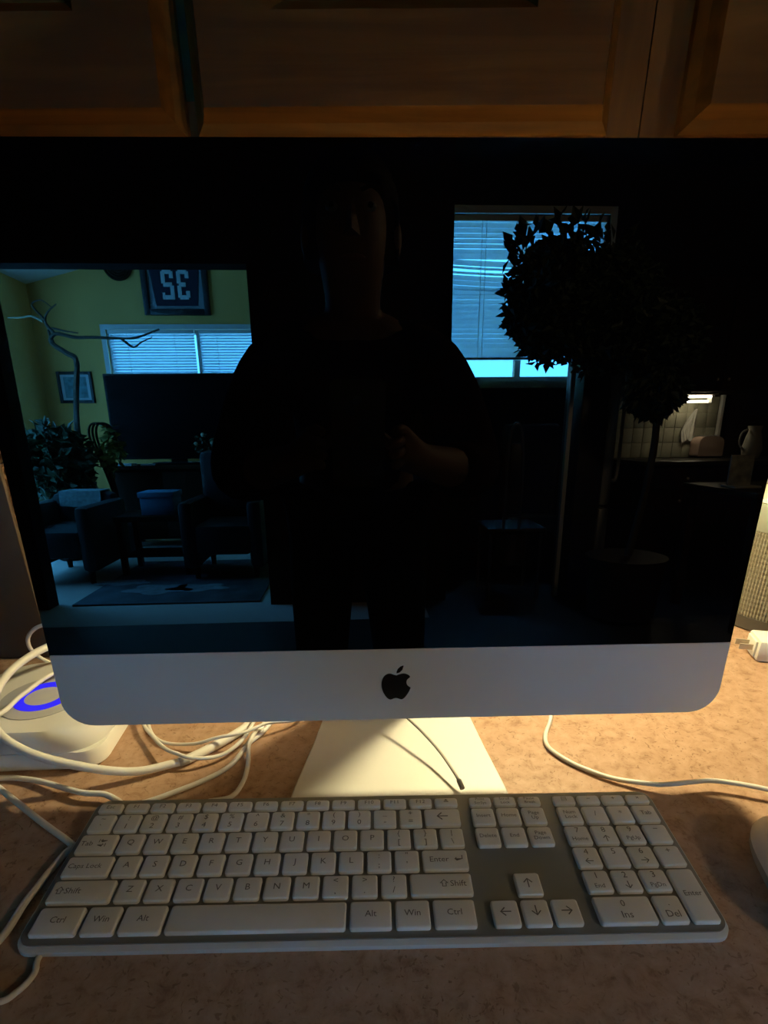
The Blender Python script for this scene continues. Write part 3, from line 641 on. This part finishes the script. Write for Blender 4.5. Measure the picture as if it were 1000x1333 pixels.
obj('pot', MB().lathe([(.11, .0005), (.14, .02), (.17, .30), (.18, .33), (.165, .33), (.16, .29)], -2.55, -4.6, 28), mat('brown_pot', (0.06, 0.035, 0.025), 0.5), t)
for a in range(5): obj('stem', branch([(-2.55, -4.6, .28), (-2.55 + .08 * math.cos(a * 1.3), -4.6 + .08 * math.sin(a * 1.3), .6), (-2.55 + .2 * math.cos(a * 1.3), -4.6 + .15 * math.sin(a * 1.3), .98)], .012), M_BARK, t, smooth=60)
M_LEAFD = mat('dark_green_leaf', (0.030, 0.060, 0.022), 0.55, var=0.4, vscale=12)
obj('foliage', leaves((-2.56, -4.6, .82), (.30, .26, .33), 1500, .10, rnd, .2), M_LEAFD, t, kind='stuff', smooth=None)
t = thing('yellow_plant', 'yellow-green plant drooping beside the television edge', 'plant', (-2.17, -4.85, 0))
obj('pot', MB().lathe([(.08, .0005), (.10, .02), (.125, .24), (.13, .26), (.12, .26)], -2.17, -4.85, 24), mat('dark_glazed_vase', (0, 0, 0)), t)
for k in range(3): obj('stem', branch([(-2.17, -4.85, .22), (-2.26 + k * .02, -4.85, .7), (-2.36 + .03 * k, -4.85, 1.02), (-2.33 + .03 * k, -4.85, 1.15), (-2.21 + .02 * k, -4.85, 1.13), (-2.15 + .01 * k, -4.85, 1.0)], .014), M_DKWOOD, t, smooth=60)
obj('foliage', leaves((-2.19, -4.83, .93), (.09, .08, .21), 130, .085, rnd, .2, .6), mat('yellow_green_leaf', (0.34, 0.30, 0.07), 0.55, var=0.4, vscale=14), t, kind='stuff', smooth=None)
# television and its console
t = thing('television', 'large black flat television standing before the wide window', 'television', (-1.72, -5.25, .78))
obj('bezel', MB().bbox(-2.33, -1.12, -5.285, -5.24, .83, 1.60, .006), M_BLK, t)
obj('screen', MB().bbox(-2.31, -1.14, -5.2395, -5.238, .85, 1.58, .0005), mat('dark_television_panel', (0.003, 0.003, 0.004), 0.6, spec=0.05), t)
obj('foot', MB().bbox(-1.95, -1.50, -5.36, -5.16, .781, .80, .004).box(-1.80, -1.65, -5.29, -5.26, .79, .85), M_BLK, t)
t = thing('media_console', 'long dark wooden media console under the television', 'console', (-1.7, -5.25, 0))
obj('top', MB().bbox(-2.34, -0.9, -5.46, -5.02, .745, .779, .004), M_DKWOOD, t)
obj('carcass', MB().box(-2.30, -0.94, -5.44, -5.06, .08, .745), M_DKWOOD, t)
for k in range(3): dd = obj('door', MB().bbox(-2.28 + k * .445, -1.85 + k * .445, -5.058, -5.04, .11, .72, .003), M_DKWOOD, t); obj('knob', MB().ell((-1.89 + k * .445, -5.03, .45), (.012, .012, .012)), M_PRONG, dd)
for x in (-2.24, -1.0):
    for y in (-5.40, -5.10): obj('leg', MB().box(x - .025, x + .025, y - .025, y + .025, 0.0005, .08), M_DKWOOD, t)
M_PAPER = mat('white_paper', (0.72, 0.74, 0.76), 0.8)
b = MB().box(-2.24, -2.09, -5.14, -5.05, .7796, .800); b.rot((-2.16, -5.1, 0), R(12)); single('paper_stack', b, M_PAPER, 'white paper stack on the console, nearer the plants', 'paper')
b = MB().box(-2.03, -1.90, -5.14, -5.05, .7796, .793); b.rot((-1.96, -5.1, 0), R(-8)); single('paper_stack', b, M_PAPER, 'thin white paper pile on the console middle', 'paper')
t = thing('flower_pot', 'small pale pot with flowers on the right of the console', 'plant', (-1.40, -5.07, .78))
obj('pot', MB().lathe([(.045, .7797), (.055, .79), (.075, .87), (.07, .87)], -1.40, -5.07, 20), mat('teal_pot', (0.10, 0.24, 0.26), 0.5), t)
obj('foliage', leaves((-1.40, -5.07, .95), (.13, .03, .10), 110, .05, rnd, .2), M_LEAFD, t, kind='stuff', smooth=None)
for dx, dz in ((-.02, .10), (.06, .03), (-.09, .02)): obj('flower', MB().ell((-1.40 + dx, -5.05, .95 + dz), (.02, .014, .02)), mat('pale_flower', (0.55, 0.45, 0.30), 0.7), t, smooth=60)
# coffee table and blue box
t = thing('coffee_table', 'low dark coffee table carrying the blue box', 'table', (-1.58, -4.0, 0))
obj('top', MB().bbox(-1.84, -1.30, -4.2, -3.82, .425, .468, .004), M_DKWOOD, t)
obj('shelf', MB().box(-1.80, -1.34, -4.17, -3.85, .15, .165), M_DKWOOD, t)
for x in (-1.81, -1.33):
    for y in (-4.17, -3.85): obj('leg', MB().box(x - .02, x + .02, y - .02, y + .02, .0125, .425), M_DKWOOD, t)
t = thing('storage_box', 'blue lidded storage box on the coffee table', 'box', (-1.52, -3.98, .4685))
M_BLUE = mat('blue_box_card', (0.10, 0.28, 0.48), 0.6, var=0.1, vscale=12)
obj('body', MB().bbox(-1.645, -1.40, -4.10, -3.88, .4685, .60, .004), M_BLUE, t)
obj('lid', MB().bbox(-1.655, -1.39, -4.11, -3.87, .600, .640, .004), M_BLUE, t)
# armchairs
M_UPH = mat('grey_blue_upholstery', (0.030, 0.038, 0.042), 0.9, var=0.2, vscale=20, bump=0.3, bscale=300)
M_UPHD = mat('black_leather', (0.006, 0.006, 0.008), 0.5, var=0.2, vscale=20)
def armchair(label, cx_, cy_, w_, d_, hs, hb, m_, z0=.0005):
    t = thing('armchair', label, 'armchair', (cx_, cy_, 0))
    obj('seat', MB().bbox(cx_ - w_ / 2 + .10, cx_ + w_ / 2 - .10, cy_ - d_ / 2 + .14, cy_ + d_ / 2, .20, hs, .03), m_, t)
    obj('backrest', MB().bbox(cx_ - w_ / 2 + .06, cx_ + w_ / 2 - .06, cy_ - d_ / 2, cy_ - d_ / 2 + .17, .15, hb, .05), m_, t)
    for s_ in (-1, 1): obj('armrest', MB().bbox(cx_ + s_ * (w_ / 2 - .055) - .055, cx_ + s_ * (w_ / 2 - .055) + .055, cy_ - d_ / 2 + .05, cy_ + d_ / 2, .10, hs + .17, .035), m_, t)
    for sx in (-1, 1):
        for sy in (-1, 1): obj('leg', MB().lathe([(.018, z0), (.025, .10)], cx_ + sx * (w_ / 2 - .08), cy_ + sy * (d_ / 2 - .08), 10), M_DKWOOD, t)
    return t
armchair('grey-blue armchair with a pale cloth on its back, at far left', -2.20, -3.95, .60, .74, .40, .62, M_UPH)
b = MB().rings([[(-2.36, -4.345, .36), (-2.36, -4.335, .635), (-2.36, -4.14, .635), (-2.36, -4.125, .52), (-2.36, -4.13, .52), (-2.36, -4.15, .628), (-2.36, -4.33, .628), (-2.36, -4.34, .36)], [(-2.04, -4.345, .36), (-2.04, -4.335, .635), (-2.04, -4.14, .635), (-2.04, -4.125, .50), (-2.04, -4.13, .50), (-2.04, -4.15, .628), (-2.04, -4.33, .628), (-2.04, -4.34, .36)]])
single('throw_cloth', b, mat('pale_teal_throw', (0.24, 0.34, 0.36), 0.9, var=0.3, vscale=40), 'pale teal cloth folded over the grey-blue armchair back', 'cloth')
armchair('black leather armchair beside the opening post', -1.0, -3.95, .60, .66, .42, .93, M_UPHD, .0125)
# rug
t = thing('rug', 'dark blue-grey patterned rug on the pale carpet', 'rug', (-1.5, -3.68, 0))
obj('field', MB().bbox(-1.86, -0.66, -4.35, -3.06, .0005, .012, .003), mat('blue_grey_rug', (0.085, 0.105, 0.13), 0.95, var=0.45, vscale=7, bump=0.5, bscale=500), t)
for (cx_, cy_, rx, ry) in ((-1.42, -3.40, .22, .13), (-1.15, -3.42, .20, .10), (-1.75, -3.62, .18, .08)):
    obj('motif', MB().rings([[(cx_ + rx * (1 + .18 * math.sin(5 * a)) * math.cos(a), cy_ + ry * (1 + .18 * math.sin(5 * a)) * math.sin(a), z) for a in [2 * math.pi * i / 40 for i in range(40)]] for z in (.0121, .0145)]), mat('pale_rug_motif', (0.24, 0.28, 0.31), 0.95, var=0.3, vscale=20), t)

# ---------------- right side: tree, refrigerator, kitchen counter
t = thing('indoor_tree', 'dark leafy indoor tree in front of the blind window', 'tree', (1.50, -2.55, 0))
obj('pot', MB().lathe([(.15, .0005), (.18, .03), (.21, .34), (.22, .37), (.20, .37)], 1.50, -2.55, 28), M_DKWOOD, t)
obj('trunk', branch([(1.50, -2.55, .3), (1.57, -2.56, .75), (1.585, -2.57, 1.1), (1.50, -2.58, 1.4), (1.25, -2.6, 1.6), (1.0, -2.6, 1.75)], .022), M_BARK, t, smooth=60)
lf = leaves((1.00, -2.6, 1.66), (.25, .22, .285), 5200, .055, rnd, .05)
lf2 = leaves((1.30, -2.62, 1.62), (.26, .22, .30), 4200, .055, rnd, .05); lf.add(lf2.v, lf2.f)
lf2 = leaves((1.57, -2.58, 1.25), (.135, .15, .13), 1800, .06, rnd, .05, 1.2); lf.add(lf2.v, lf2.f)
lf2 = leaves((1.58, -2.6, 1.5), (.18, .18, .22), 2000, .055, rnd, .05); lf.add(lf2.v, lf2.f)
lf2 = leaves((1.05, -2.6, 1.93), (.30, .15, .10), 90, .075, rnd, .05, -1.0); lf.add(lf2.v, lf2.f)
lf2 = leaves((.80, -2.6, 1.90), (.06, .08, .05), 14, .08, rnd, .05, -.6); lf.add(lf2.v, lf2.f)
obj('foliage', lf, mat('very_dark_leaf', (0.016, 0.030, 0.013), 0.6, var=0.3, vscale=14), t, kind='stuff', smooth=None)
obj('twig', branch([(.95, -2.6, 1.80), (.84, -2.6, 1.85), (.79, -2.6, 1.91), (.76, -2.6, 1.905)], .006), M_BARK, t, smooth=60)
struct('trim_1', MB().bbox(1.275, 1.302, -3.055, -3.02, 0.0005, 1.46, .004), M_TRIMW)
t = thing('refrigerator', 'dark sided refrigerator with steel door edges behind the tree', 'refrigerator', (1.50, -3.25, 0))
obj('cabinet', MB().bbox(1.34, 1.50, -3.28, -2.98, .02, 1.56, .01), mat('dark_steel_side', (0.02, 0.02, 0.022), 0.5), t)
M_STEEL = mat('brushed_steel', (0.50, 0.51, 0.52), 0.3, 0.35)
obj('lower_door', MB().bbox(1.505, 1.575, -3.28, -2.985, .04, .58, .018), M_STEEL, t)
obj('upper_door', MB().bbox(1.505, 1.575, -3.28, -2.985, .60, 1.55, .018), M_STEEL, t)
obj('handle', MB().tube(catmull([(1.575, -3.02, .75), (1.612, -3.02, .78), (1.615, -3.02, 1.1), (1.612, -3.02, 1.36), (1.575, -3.02, 1.39)], 6), .011, 10), M_STEEL, t, smooth=60)
for x in (1.36, 1.48): obj('foot', MB().lathe([(.02, .0005), (.02, .02)], x, -3.05, 10), M_BLK, t)
# counter units, worktop, wall cabinets
YK = YF
for i, (x0, x1) in enumerate(((1.95, 2.55), (2.56, 3.16), (3.17, 3.77))):
    t = thing('base_cabinet', ('dark kitchen base cabinet nearest the indoor tree', 'dark kitchen base cabinet below the toaster', 'dark kitchen base cabinet at far right corner')[i], 'cabinet', ((x0 + x1) / 2, YK + .3, 0), 'kitchen base cabinets')
    obj('carcass', MB().box(x0, x1, YK + .002, YK + .56, .0005, .815), M_DKWOOD, t)
    for k in (0, 1):
        dd = obj('door', MB().bbox(x0 + .01 + k * .295, x0 + .29 + k * .295, YK + .561, YK + .58, .10, .64, .004), M_DKWOOD, t)
        obj('knob', MB().ell((x0 + (.265 if k == 0 else .33), YK + .592, .58), (.012, .012, .012)), M_PRONG, dd, smooth=60)
    dw = obj('drawer', MB().bbox(x0 + .01, x1 - .01, YK + .561, YK + .58, .66, .80, .004), M_DKWOOD, t); obj('knob', MB().ell(((x0 + x1) / 2, YK + .592, .73), (.012, .012, .012)), M_PRONG, dw, smooth=60)
ZT = .845
single('worktop', MB().bbox(1.93, 3.80, YK + .002, YK + .61, .8155, ZT, .004), mat('dark_worktop', (0.035, 0.03, 0.026), 0.35, var=0.4, vscale=40), 'dark kitchen worktop along the far wall', 'worktop')
t = thing('tile_splashback', 'pale grey-green tiled splashback behind the toaster', 'tiles', (2.35, YK + .01, ZT))
M_TILE = mat('grey_green_tile', (0.36, 0.35, 0.27), 0.4, var=0.1, vscale=20)
obj('grout', MB().box(1.95, 2.76, YK + .0005, YK + .004, ZT + .0005, 1.285), mat('grout', (0.28, 0.26, 0.2), 0.9), t)
tm = None
for i in range(10):
    for j in range(4):
        x0, z0 = 1.953 + i * .0808, ZT + .003 + j * .109
        if tm is None:
            tm = obj('tile', MB().bbox(x0, x0 + .0775, YK + .004, YK + .010, z0, z0 + .106, .002), M_TILE, t); tx, tz = x0, z0
        else:
            o = bpy.data.objects.new('tile', tm.data); C.objects.link(o); o.parent = t; o.location = (x0 - tx, 0, z0 - tz)
for i, (x0, x1) in enumerate(((1.95, 2.29), (2.30, 2.80))):
    t = thing('wall_cabinet', ('dark wall cabinet left of the fluorescent tubes', 'dark wall cabinet above the fluorescent tubes')[i], 'cabinet', ((x0 + x1) / 2, YK + .17, 1.30), 'kitchen wall cabinets')
    obj('carcass', MB().box(x0, x1, YK + .002, YK + .31, 1.30, 2.02), M_DKWOOD, t)
    w_ = (x1 - x0) / 2
    for k in (0, 1): dd = obj('door', MB().bbox(x0 + .006 + k * w_, x0 + w_ - .004 + k * w_, YK + .311, YK + .33, 1.31, 2.01, .004), M_DKWOOD, t); obj('knob', MB().ell((x0 + w_ + (-.04 if k == 0 else .04), YK + .34, 1.38), (.011, .011, .011)), M_PRONG, dd, smooth=60)
t = thing('tube_light', 'lit twin fluorescent tubes under the kitchen wall cabinet', 'lamp', (2.46, YK + .21, 1.23))
obj('housing', MB().bbox(2.34, 2.58, YK + .17, YK + .27, 1.285, 1.2995, .003), M_TRIMW, t)
M_TUBE = mat('lit_fluorescent_tube', (.9, .9, .85), .4, emit=(1.0, .86, .55), estr=190.0)
for dy, z in ((.19, 1.244), (.225, 1.274)): obj('tube', MB().tube([(2.36, YK + dy, z), (2.56, YK + dy, z)], .0075, 12), M_TUBE, t, smooth=60)
for x in (2.352, 2.562): obj('tube_holder', MB().bbox(x - .008, x + .008, YK + .178, YK + .237, 1.232, 1.2848, .002), M_TRIMW, t)
struct('trim_2', MB().bbox(2.765, 2.79, YK + .0005, YK + .035, ZT + .001, 1.297, .004), M_TRIMW)
# toaster
t = thing('toaster', 'shiny rounded toaster with a rosy sheen on the kitchen worktop', 'toaster', (2.65, YK + .11, ZT))
tp = rrect(2.555, 2.745, ZT + .012, ZT + .155, .045, 6, (.05, .05, .012, .012))
obj('shell', MB().rings([[(x, YK + .05, z) for x, z in tp], [(x, YK + .17, z) for x, z in tp]]), mat('rosy_steel', (0.62, 0.43, 0.36), 0.35, 0.15), t)
obj('top_rail', MB().bbox(2.595, 2.705, YK + .09, YK + .13, ZT + .155, ZT + .163, .002), M_STEEL, t)
obj('base', MB().bbox(2.56, 2.74, YK + .055, YK + .165, ZT + .0005, ZT + .0118, .003), M_BLK, t)
obj('lever', MB().bbox(2.745, 2.760, YK + .10, YK + .12, ZT + .10, ZT + .112, .002), M_BLK, t)
# white cloth on a hook
t = thing('hanging_towel', 'white towel hanging on the tiles above the toaster', 'towel', (2.56, YK + .03, .98))
obj('hook', MB().tube(catmull([(2.565, YK + .011, 1.205), (2.565, YK + .035, 1.20), (2.565, YK + .04, 1.215)], 5), .003, 6), M_STEEL, t, smooth=60)
rg = []
for i in range(10):
    q = i / 9; z = 1.20 - .22 * q; hw = .006 + .055 * min(1, q * 1.6) * (1 - .55 * max(0, q - .55)); sh = -.045 * math.sin(q * 2.2)
    front = [(2.575 + sh + hw * (k / 6 - 1), YK + .034 + .008 * math.sin(k * 1.9 + q * 2), z - .03 * abs(k - 6) / 6 * q) for k in range(13)]
    back = [(x, y - .007, zz) for x, y, zz in reversed(front)]
    rg.append(front + back)
obj('cloth', MB().rings(rg), mat('white_towel', (0.78, 0.77, 0.72), 0.9, bump=.3, bscale=300), t, smooth=60)
# things further right on the worktop
t = thing('pitcher', 'white pitcher on the kitchen worktop right of the toaster', 'pitcher', (2.80, YK + .40, ZT))
M_PALEA = mat('pale_appliance', (0.46, 0.44, 0.38), 0.4)
obj('jug', MB().lathe([(.045, ZT + .0005), (.055, ZT + .01), (.065, ZT + .07), (.05, ZT + .15), (.038, ZT + .19), (.048, ZT + .225), (.044, ZT + .225)], 2.80, YK + .40, 24), M_PALEA, t, smooth=60)
obj('handle', MB().tube(catmull([(2.75, YK + .40, ZT + .20), (2.705, YK + .41, ZT + .18), (2.695, YK + .41, ZT + .11), (2.74, YK + .40, ZT + .06)], 5), .007, 8), M_PALEA, t, smooth=60)
t = thing('side_table', 'dark kitchen table at the far right carrying a pale tablet stand', 'table', (2.25, -2.5, 0))
obj('top', MB().bbox(1.95, 2.75, -2.85, -2.20, .715, .745, .004), M_DKWOOD, t)
for x in (1.99, 2.71):
    for y in (-2.81, -2.24): obj('leg', MB().box(x - .022, x + .022, y - .022, y + .022, .0005, .715), M_DKWOOD, t)
t = thing('tablet_stand', 'pale tilted picture stand on the dark kitchen table', 'stand', (2.06, -2.5, .745))
obj('base', MB().bbox(1.99, 2.14, -2.56, -2.44, .7455, .757, .003), M_PALEA, t)
b = MB().bbox(2.0, 2.13, -2.53, -2.518, .757, .915, .003); obj('panel', b, mat('pale_print', (0.32, 0.31, 0.27), 0.5, var=.5, vscale=24), t)

t = thing('bottle', 'pale slim bottle on the kitchen worktop right of the pitcher', 'bottle', (3.0, YK + .36, ZT))
obj('glass', MB().lathe([(.028, ZT + .0005), (.032, ZT + .01), (.032, ZT + .15), (.013, ZT + .20), (.012, ZT + .25)], 3.0, YK + .36, 20), mat('pale_bottle', (0.42, 0.40, 0.33), 0.2), t, smooth=60)
obj('cap', MB().lathe([(.0135, ZT + .2505), (.0135, ZT + .27)], 3.0, YK + .36, 16), M_BLK, t)
# dining chair with a bent tube back, grey bench behind it
t = thing('dining_chair', 'dark dining chair with a curved metal tube back', 'chair', (.98, -3.15, 0))
M_TUBE2 = mat('dull_chrome', (0.22, 0.21, 0.22), 0.3, 0.9)
obj('seat', MB().bbox(.80, 1.18, -3.34, -2.96, .43, .47, .012), M_UPHD, t)
obj('back_hoop', MB().tube(catmull([(.90, -2.97, .45), (.90, -2.95, .80), (.905, -2.94, 1.02), (.935, -2.93, 1.09), (.975, -2.94, 1.04), (.995, -2.95, .80), (1.0, -2.97, .45)], 8), .010, 10), M_TUBE2, t, smooth=60)
obj('backrest', MB().bbox(.915, .985, -2.955, -2.94, .72, .98, .005), M_UPHD, t)
for x in (.83, 1.15):
    for y in (-3.31, -2.99): obj('leg', MB().tube([(x, y, .0005), (x, y, .435)], .011, 10), M_TUBE2, t, smooth=60)
t = thing('bench', 'grey high-backed bench under the blind window', 'bench', (1.3, -3.65, 0))
M_GRB = mat('mauve_grey_fabric', (0.075, 0.062, 0.066), 0.9, var=.15, vscale=15)
obj('seat', MB().bbox(1.09, 1.50, -3.87, -3.57, .08, .45, .02), M_GRB, t)
obj('backrest', MB().bbox(1.09, 1.50, -3.87, -3.74, .45, 1.10, .03), M_GRB, t)

# ---------------- the photographer
def skin(name, V, E_, material, parent, root, sub=2):
    me = bpy.data.meshes.new(name); names = list(V); off = ORG[parent]
    me.from_pydata([Vector(V[k][0]) - off for k in names], [(names.index(a), names.index(b)) for a, b in E_], []); me.update()
    o = bpy.data.objects.new(name, me); C.objects.link(o); o.parent = parent; ORG[o] = off
    sm = o.modifiers.new('skin', 'SKIN'); sm.use_smooth_shade = True
    if not me.skin_vertices: me.attributes
    for i, k in enumerate(names):
        r_ = V[k][1]; sv = me.skin_vertices[0].data[i]; sv.radius = r_ if isinstance(r_, tuple) else (r_, r_); sv.use_root = (k == root)
    ss = o.modifiers.new('sub', 'SUBSURF'); ss.levels = sub; ss.render_levels = sub
    me.materials.append(material); return o
PX = -0.022
V = {}; E_ = []
def jn(n, p_, r_, to=None):
    V[n] = (p_, r_)
    if to: E_.append((to, n))
jn('pelvis', (PX, -.90, .92), (.135, .10)); jn('waist', (PX, -.84, 1.00), (.115, .085), 'pelvis'); jn('chest', (PX, -.745, 1.11), (.135, .095), 'waist')
jn('collar', (PX, -.68, 1.19), (.085, .065), 'chest'); jn('neck', (PX, -.655, 1.245), (.048, .048), 'collar'); jn('jaw', (PX, -.625, 1.30), (.058, .066), 'neck'); jn('face', (PX, -.61, 1.365), (.070, .088), 'jaw'); jn('crown', (PX, -.615, 1.435), (.058, .070), 'face')
phone_c = CAM - c_f * .012 - c_u * .052 - c_r * .012
for s_, n in ((-1, 'l'), (1, 'r')):
    jn('sh' + n, (PX + s_ * .165, -.695, 1.16), .058, 'collar'); jn('el' + n, (PX + s_ * .225, -.60, .965), .042, 'sh' + n)
    wp = phone_c + c_r * s_ * .085 - c_u * .055 - c_f * .045
    mid = (Vector(V['el' + n][0]) + wp) / 2; jn('fo' + n, tuple(mid), .036, 'el' + n); jn('wr' + n, tuple(wp), (.024, .028), 'fo' + n)
    pm = phone_c + c_r * s_ * .066 - c_u * .018 - c_f * .022; jn('pa' + n, tuple(pm), (.018, .026), 'wr' + n)
    for k in range(4):       # four fingers wrap behind the phone's edge
        base = pm + c_u * (.026 - .017 * k) + c_f * .010
        jn('f%d0' % k + n, tuple(base - c_r * s_ * .004), .0085, 'pa' + n)
        L_ = (.9, 1.0, .95, .75)[k]
        jn('f%d1' % k + n, tuple(base + c_f * .016 * L_ - c_r * s_ * .008), .0080, 'f%d0' % k + n)
        jn('f%d2' % k + n, tuple(base + c_f * .020 - c_r * s_ * .024 * L_), .0074, 'f%d1' % k + n)
    tb = pm - c_u * .020 - c_f * .004
    jn('t0' + n, tuple(tb - c_f * .010 - c_r * s_ * .006), .0100, 'pa' + n); jn('t1' + n, tuple(tb - c_f * .016 - c_r * s_ * .024 + c_u * .012), .0090, 't0' + n); jn('t2' + n, tuple(tb - c_f * .014 - c_r * s_ * .038 + c_u * .026), .0080, 't1' + n)
    jn('hip' + n, (PX + s_ * .085, -.905, .86), .088, 'pelvis'); jn('knee' + n, (PX + s_ * .10, -.865, .47), .056, 'hip' + n); jn('calf' + n, (PX + s_ * .10, -.895, .30), .052, 'knee' + n); jn('ank' + n, (PX + s_ * .105, -.925, .085), .036, 'calf' + n); jn('toe' + n, (PX + s_ * .115, -.80, .040), (.034, .026), 'ank' + n)
pe = thing('person', 'person in a dark red top and dark trousers holding up a phone', 'person', (PX, -.90, 0))
M_SKIN = mat('skin', (0.24, 0.14, 0.10), 0.6, var=.05, vscale=20)
skin('body', V, E_, M_SKIN, pe, 'pelvis')
grow = lambda ks, d: {k: (V[k][0], (V[k][1][0] + d, V[k][1][1] + d) if isinstance(V[k][1], tuple) else V[k][1] + d) for k in ks}
tk = ['pelvis', 'waist', 'chest', 'collar'] + [a + n for n in 'lr' for a in ('sh', 'el', 'fo')]
sv = grow(tk, .016)
skin('shirt', sv, [e for e in E_ if e[0] in tk and e[1] in tk], mat('dark_red_shirt', (0.016, 0.004, 0.004), 0.95, spec=0.1, var=.15, vscale=30), pe, 'pelvis')
lk = ['pelvis'] + [a + n for n in 'lr' for a in ('hip', 'knee', 'calf', 'ank')]
skin('trousers', grow(lk, .012), [e for e in E_ if e[0] in lk and e[1] in lk], mat('dark_trousers', (0.008, 0.008, 0.010), 0.95, spec=0.1), pe, 'pelvis')
for s_ in (-1, 1):
    obj('shoe', MB().bbox(PX + s_ * .112 - .048, PX + s_ * .112 + .048, -.985, -.725, .0005, .085, .03), M_BLK, pe, smooth=60)
    obj('ear', MB().ell((PX + s_ * .076, -.625, 1.355), (.010, .018, .030)), M_SKIN, pe, smooth=60)
    ey_ = obj('eye', MB().ell((PX + s_ * .030, -.537, 1.375), (.010, .008, .007)), mat('eye_white', (.30, .30, .29), .3), pe, smooth=60)
    obj('iris', MB().ell((PX + s_ * .030, -.5305, 1.375), (.0045, .002, .0045)), M_BLK, ey_, smooth=60)
    obj('eyebrow', MB().tube(catmull([(PX + s_ * .016, -.530, 1.394), (PX + s_ * .032, -.528, 1.399), (PX + s_ * .048, -.536, 1.393)], 4), .0035, 6), M_DKWOOD, pe, smooth=60)
obj('nose', MB().rings([[(PX - .006, -.532, 1.375), (PX + .006, -.532, 1.375), (PX, -.525, 1.375)], [(PX - .014, -.535, 1.335), (PX + .014, -.535, 1.335), (PX, -.508, 1.338)]]), M_SKIN, pe, smooth=60)
obj('mouth', MB().ell((PX, -.545, 1.308), (.022, .010, .006)), mat('lips', (.30, .12, .10), .5), pe, smooth=60)
hr = []
for i in range(9):
    q = i / 8; z = 1.32 + .17 * q; k = math.sqrt(max(0.02, 1 - (max(0, q - .45) / .56) ** 2))
    ring_ = []
    for j in range(24):
        a = 2 * math.pi * j / 24; fr = .03 if (math.sin(a) > .35 and q < .62) else 0
        ring_.append((PX + .083 * k * math.cos(a), -.637 + (.098 * k - fr * 1.4) * math.sin(a), z))
    hr.append(ring_)
obj('hair', MB().rings(hr), mat('dark_brown_hair', (0.010, 0.006, 0.004), 0.7, spec=0.15, bump=.5, bscale=200), pe, smooth=60)
# phone
t = thing('phone', 'dark smartphone held up between the person\'s hands', 'phone', tuple(phone_c))
def PH(v): return phone_c + c_r * v[0] + c_u * v[1] + c_f * v[2]
pb = rrect(-.037, .037, -.078, .078, .010, 5)
obj('body', MB().rings([[PH((x, y, -.004)) for x, y in pb], [PH((x, y, .0035)) for x, y in pb]]), mat('dark_phone_shell', (0.02, 0.02, 0.022), 0.35), t)
ps = rrect(-.034, .034, -.075, .075, .008, 5)
obj('display', MB().rings([[PH((x, y, -.0045)) for x, y in ps], [PH((x, y, -.0040)) for x, y in ps]]), mat('phone_display', (0.01, 0.01, 0.012), 0.1, emit=(.5, .45, .4), estr=.05), t)
for x, y in ((.0, .052), (-.018, .052), (-.009, .036)):
    mb = MB().rings([[PH((x + .0065 * math.cos(a), y + .0065 * math.sin(a), z)) for a in [2 * math.pi * i / 20 for i in range(20)]] for z in (.0034, .0052)]); obj('lens', mb, M_EMB, t)
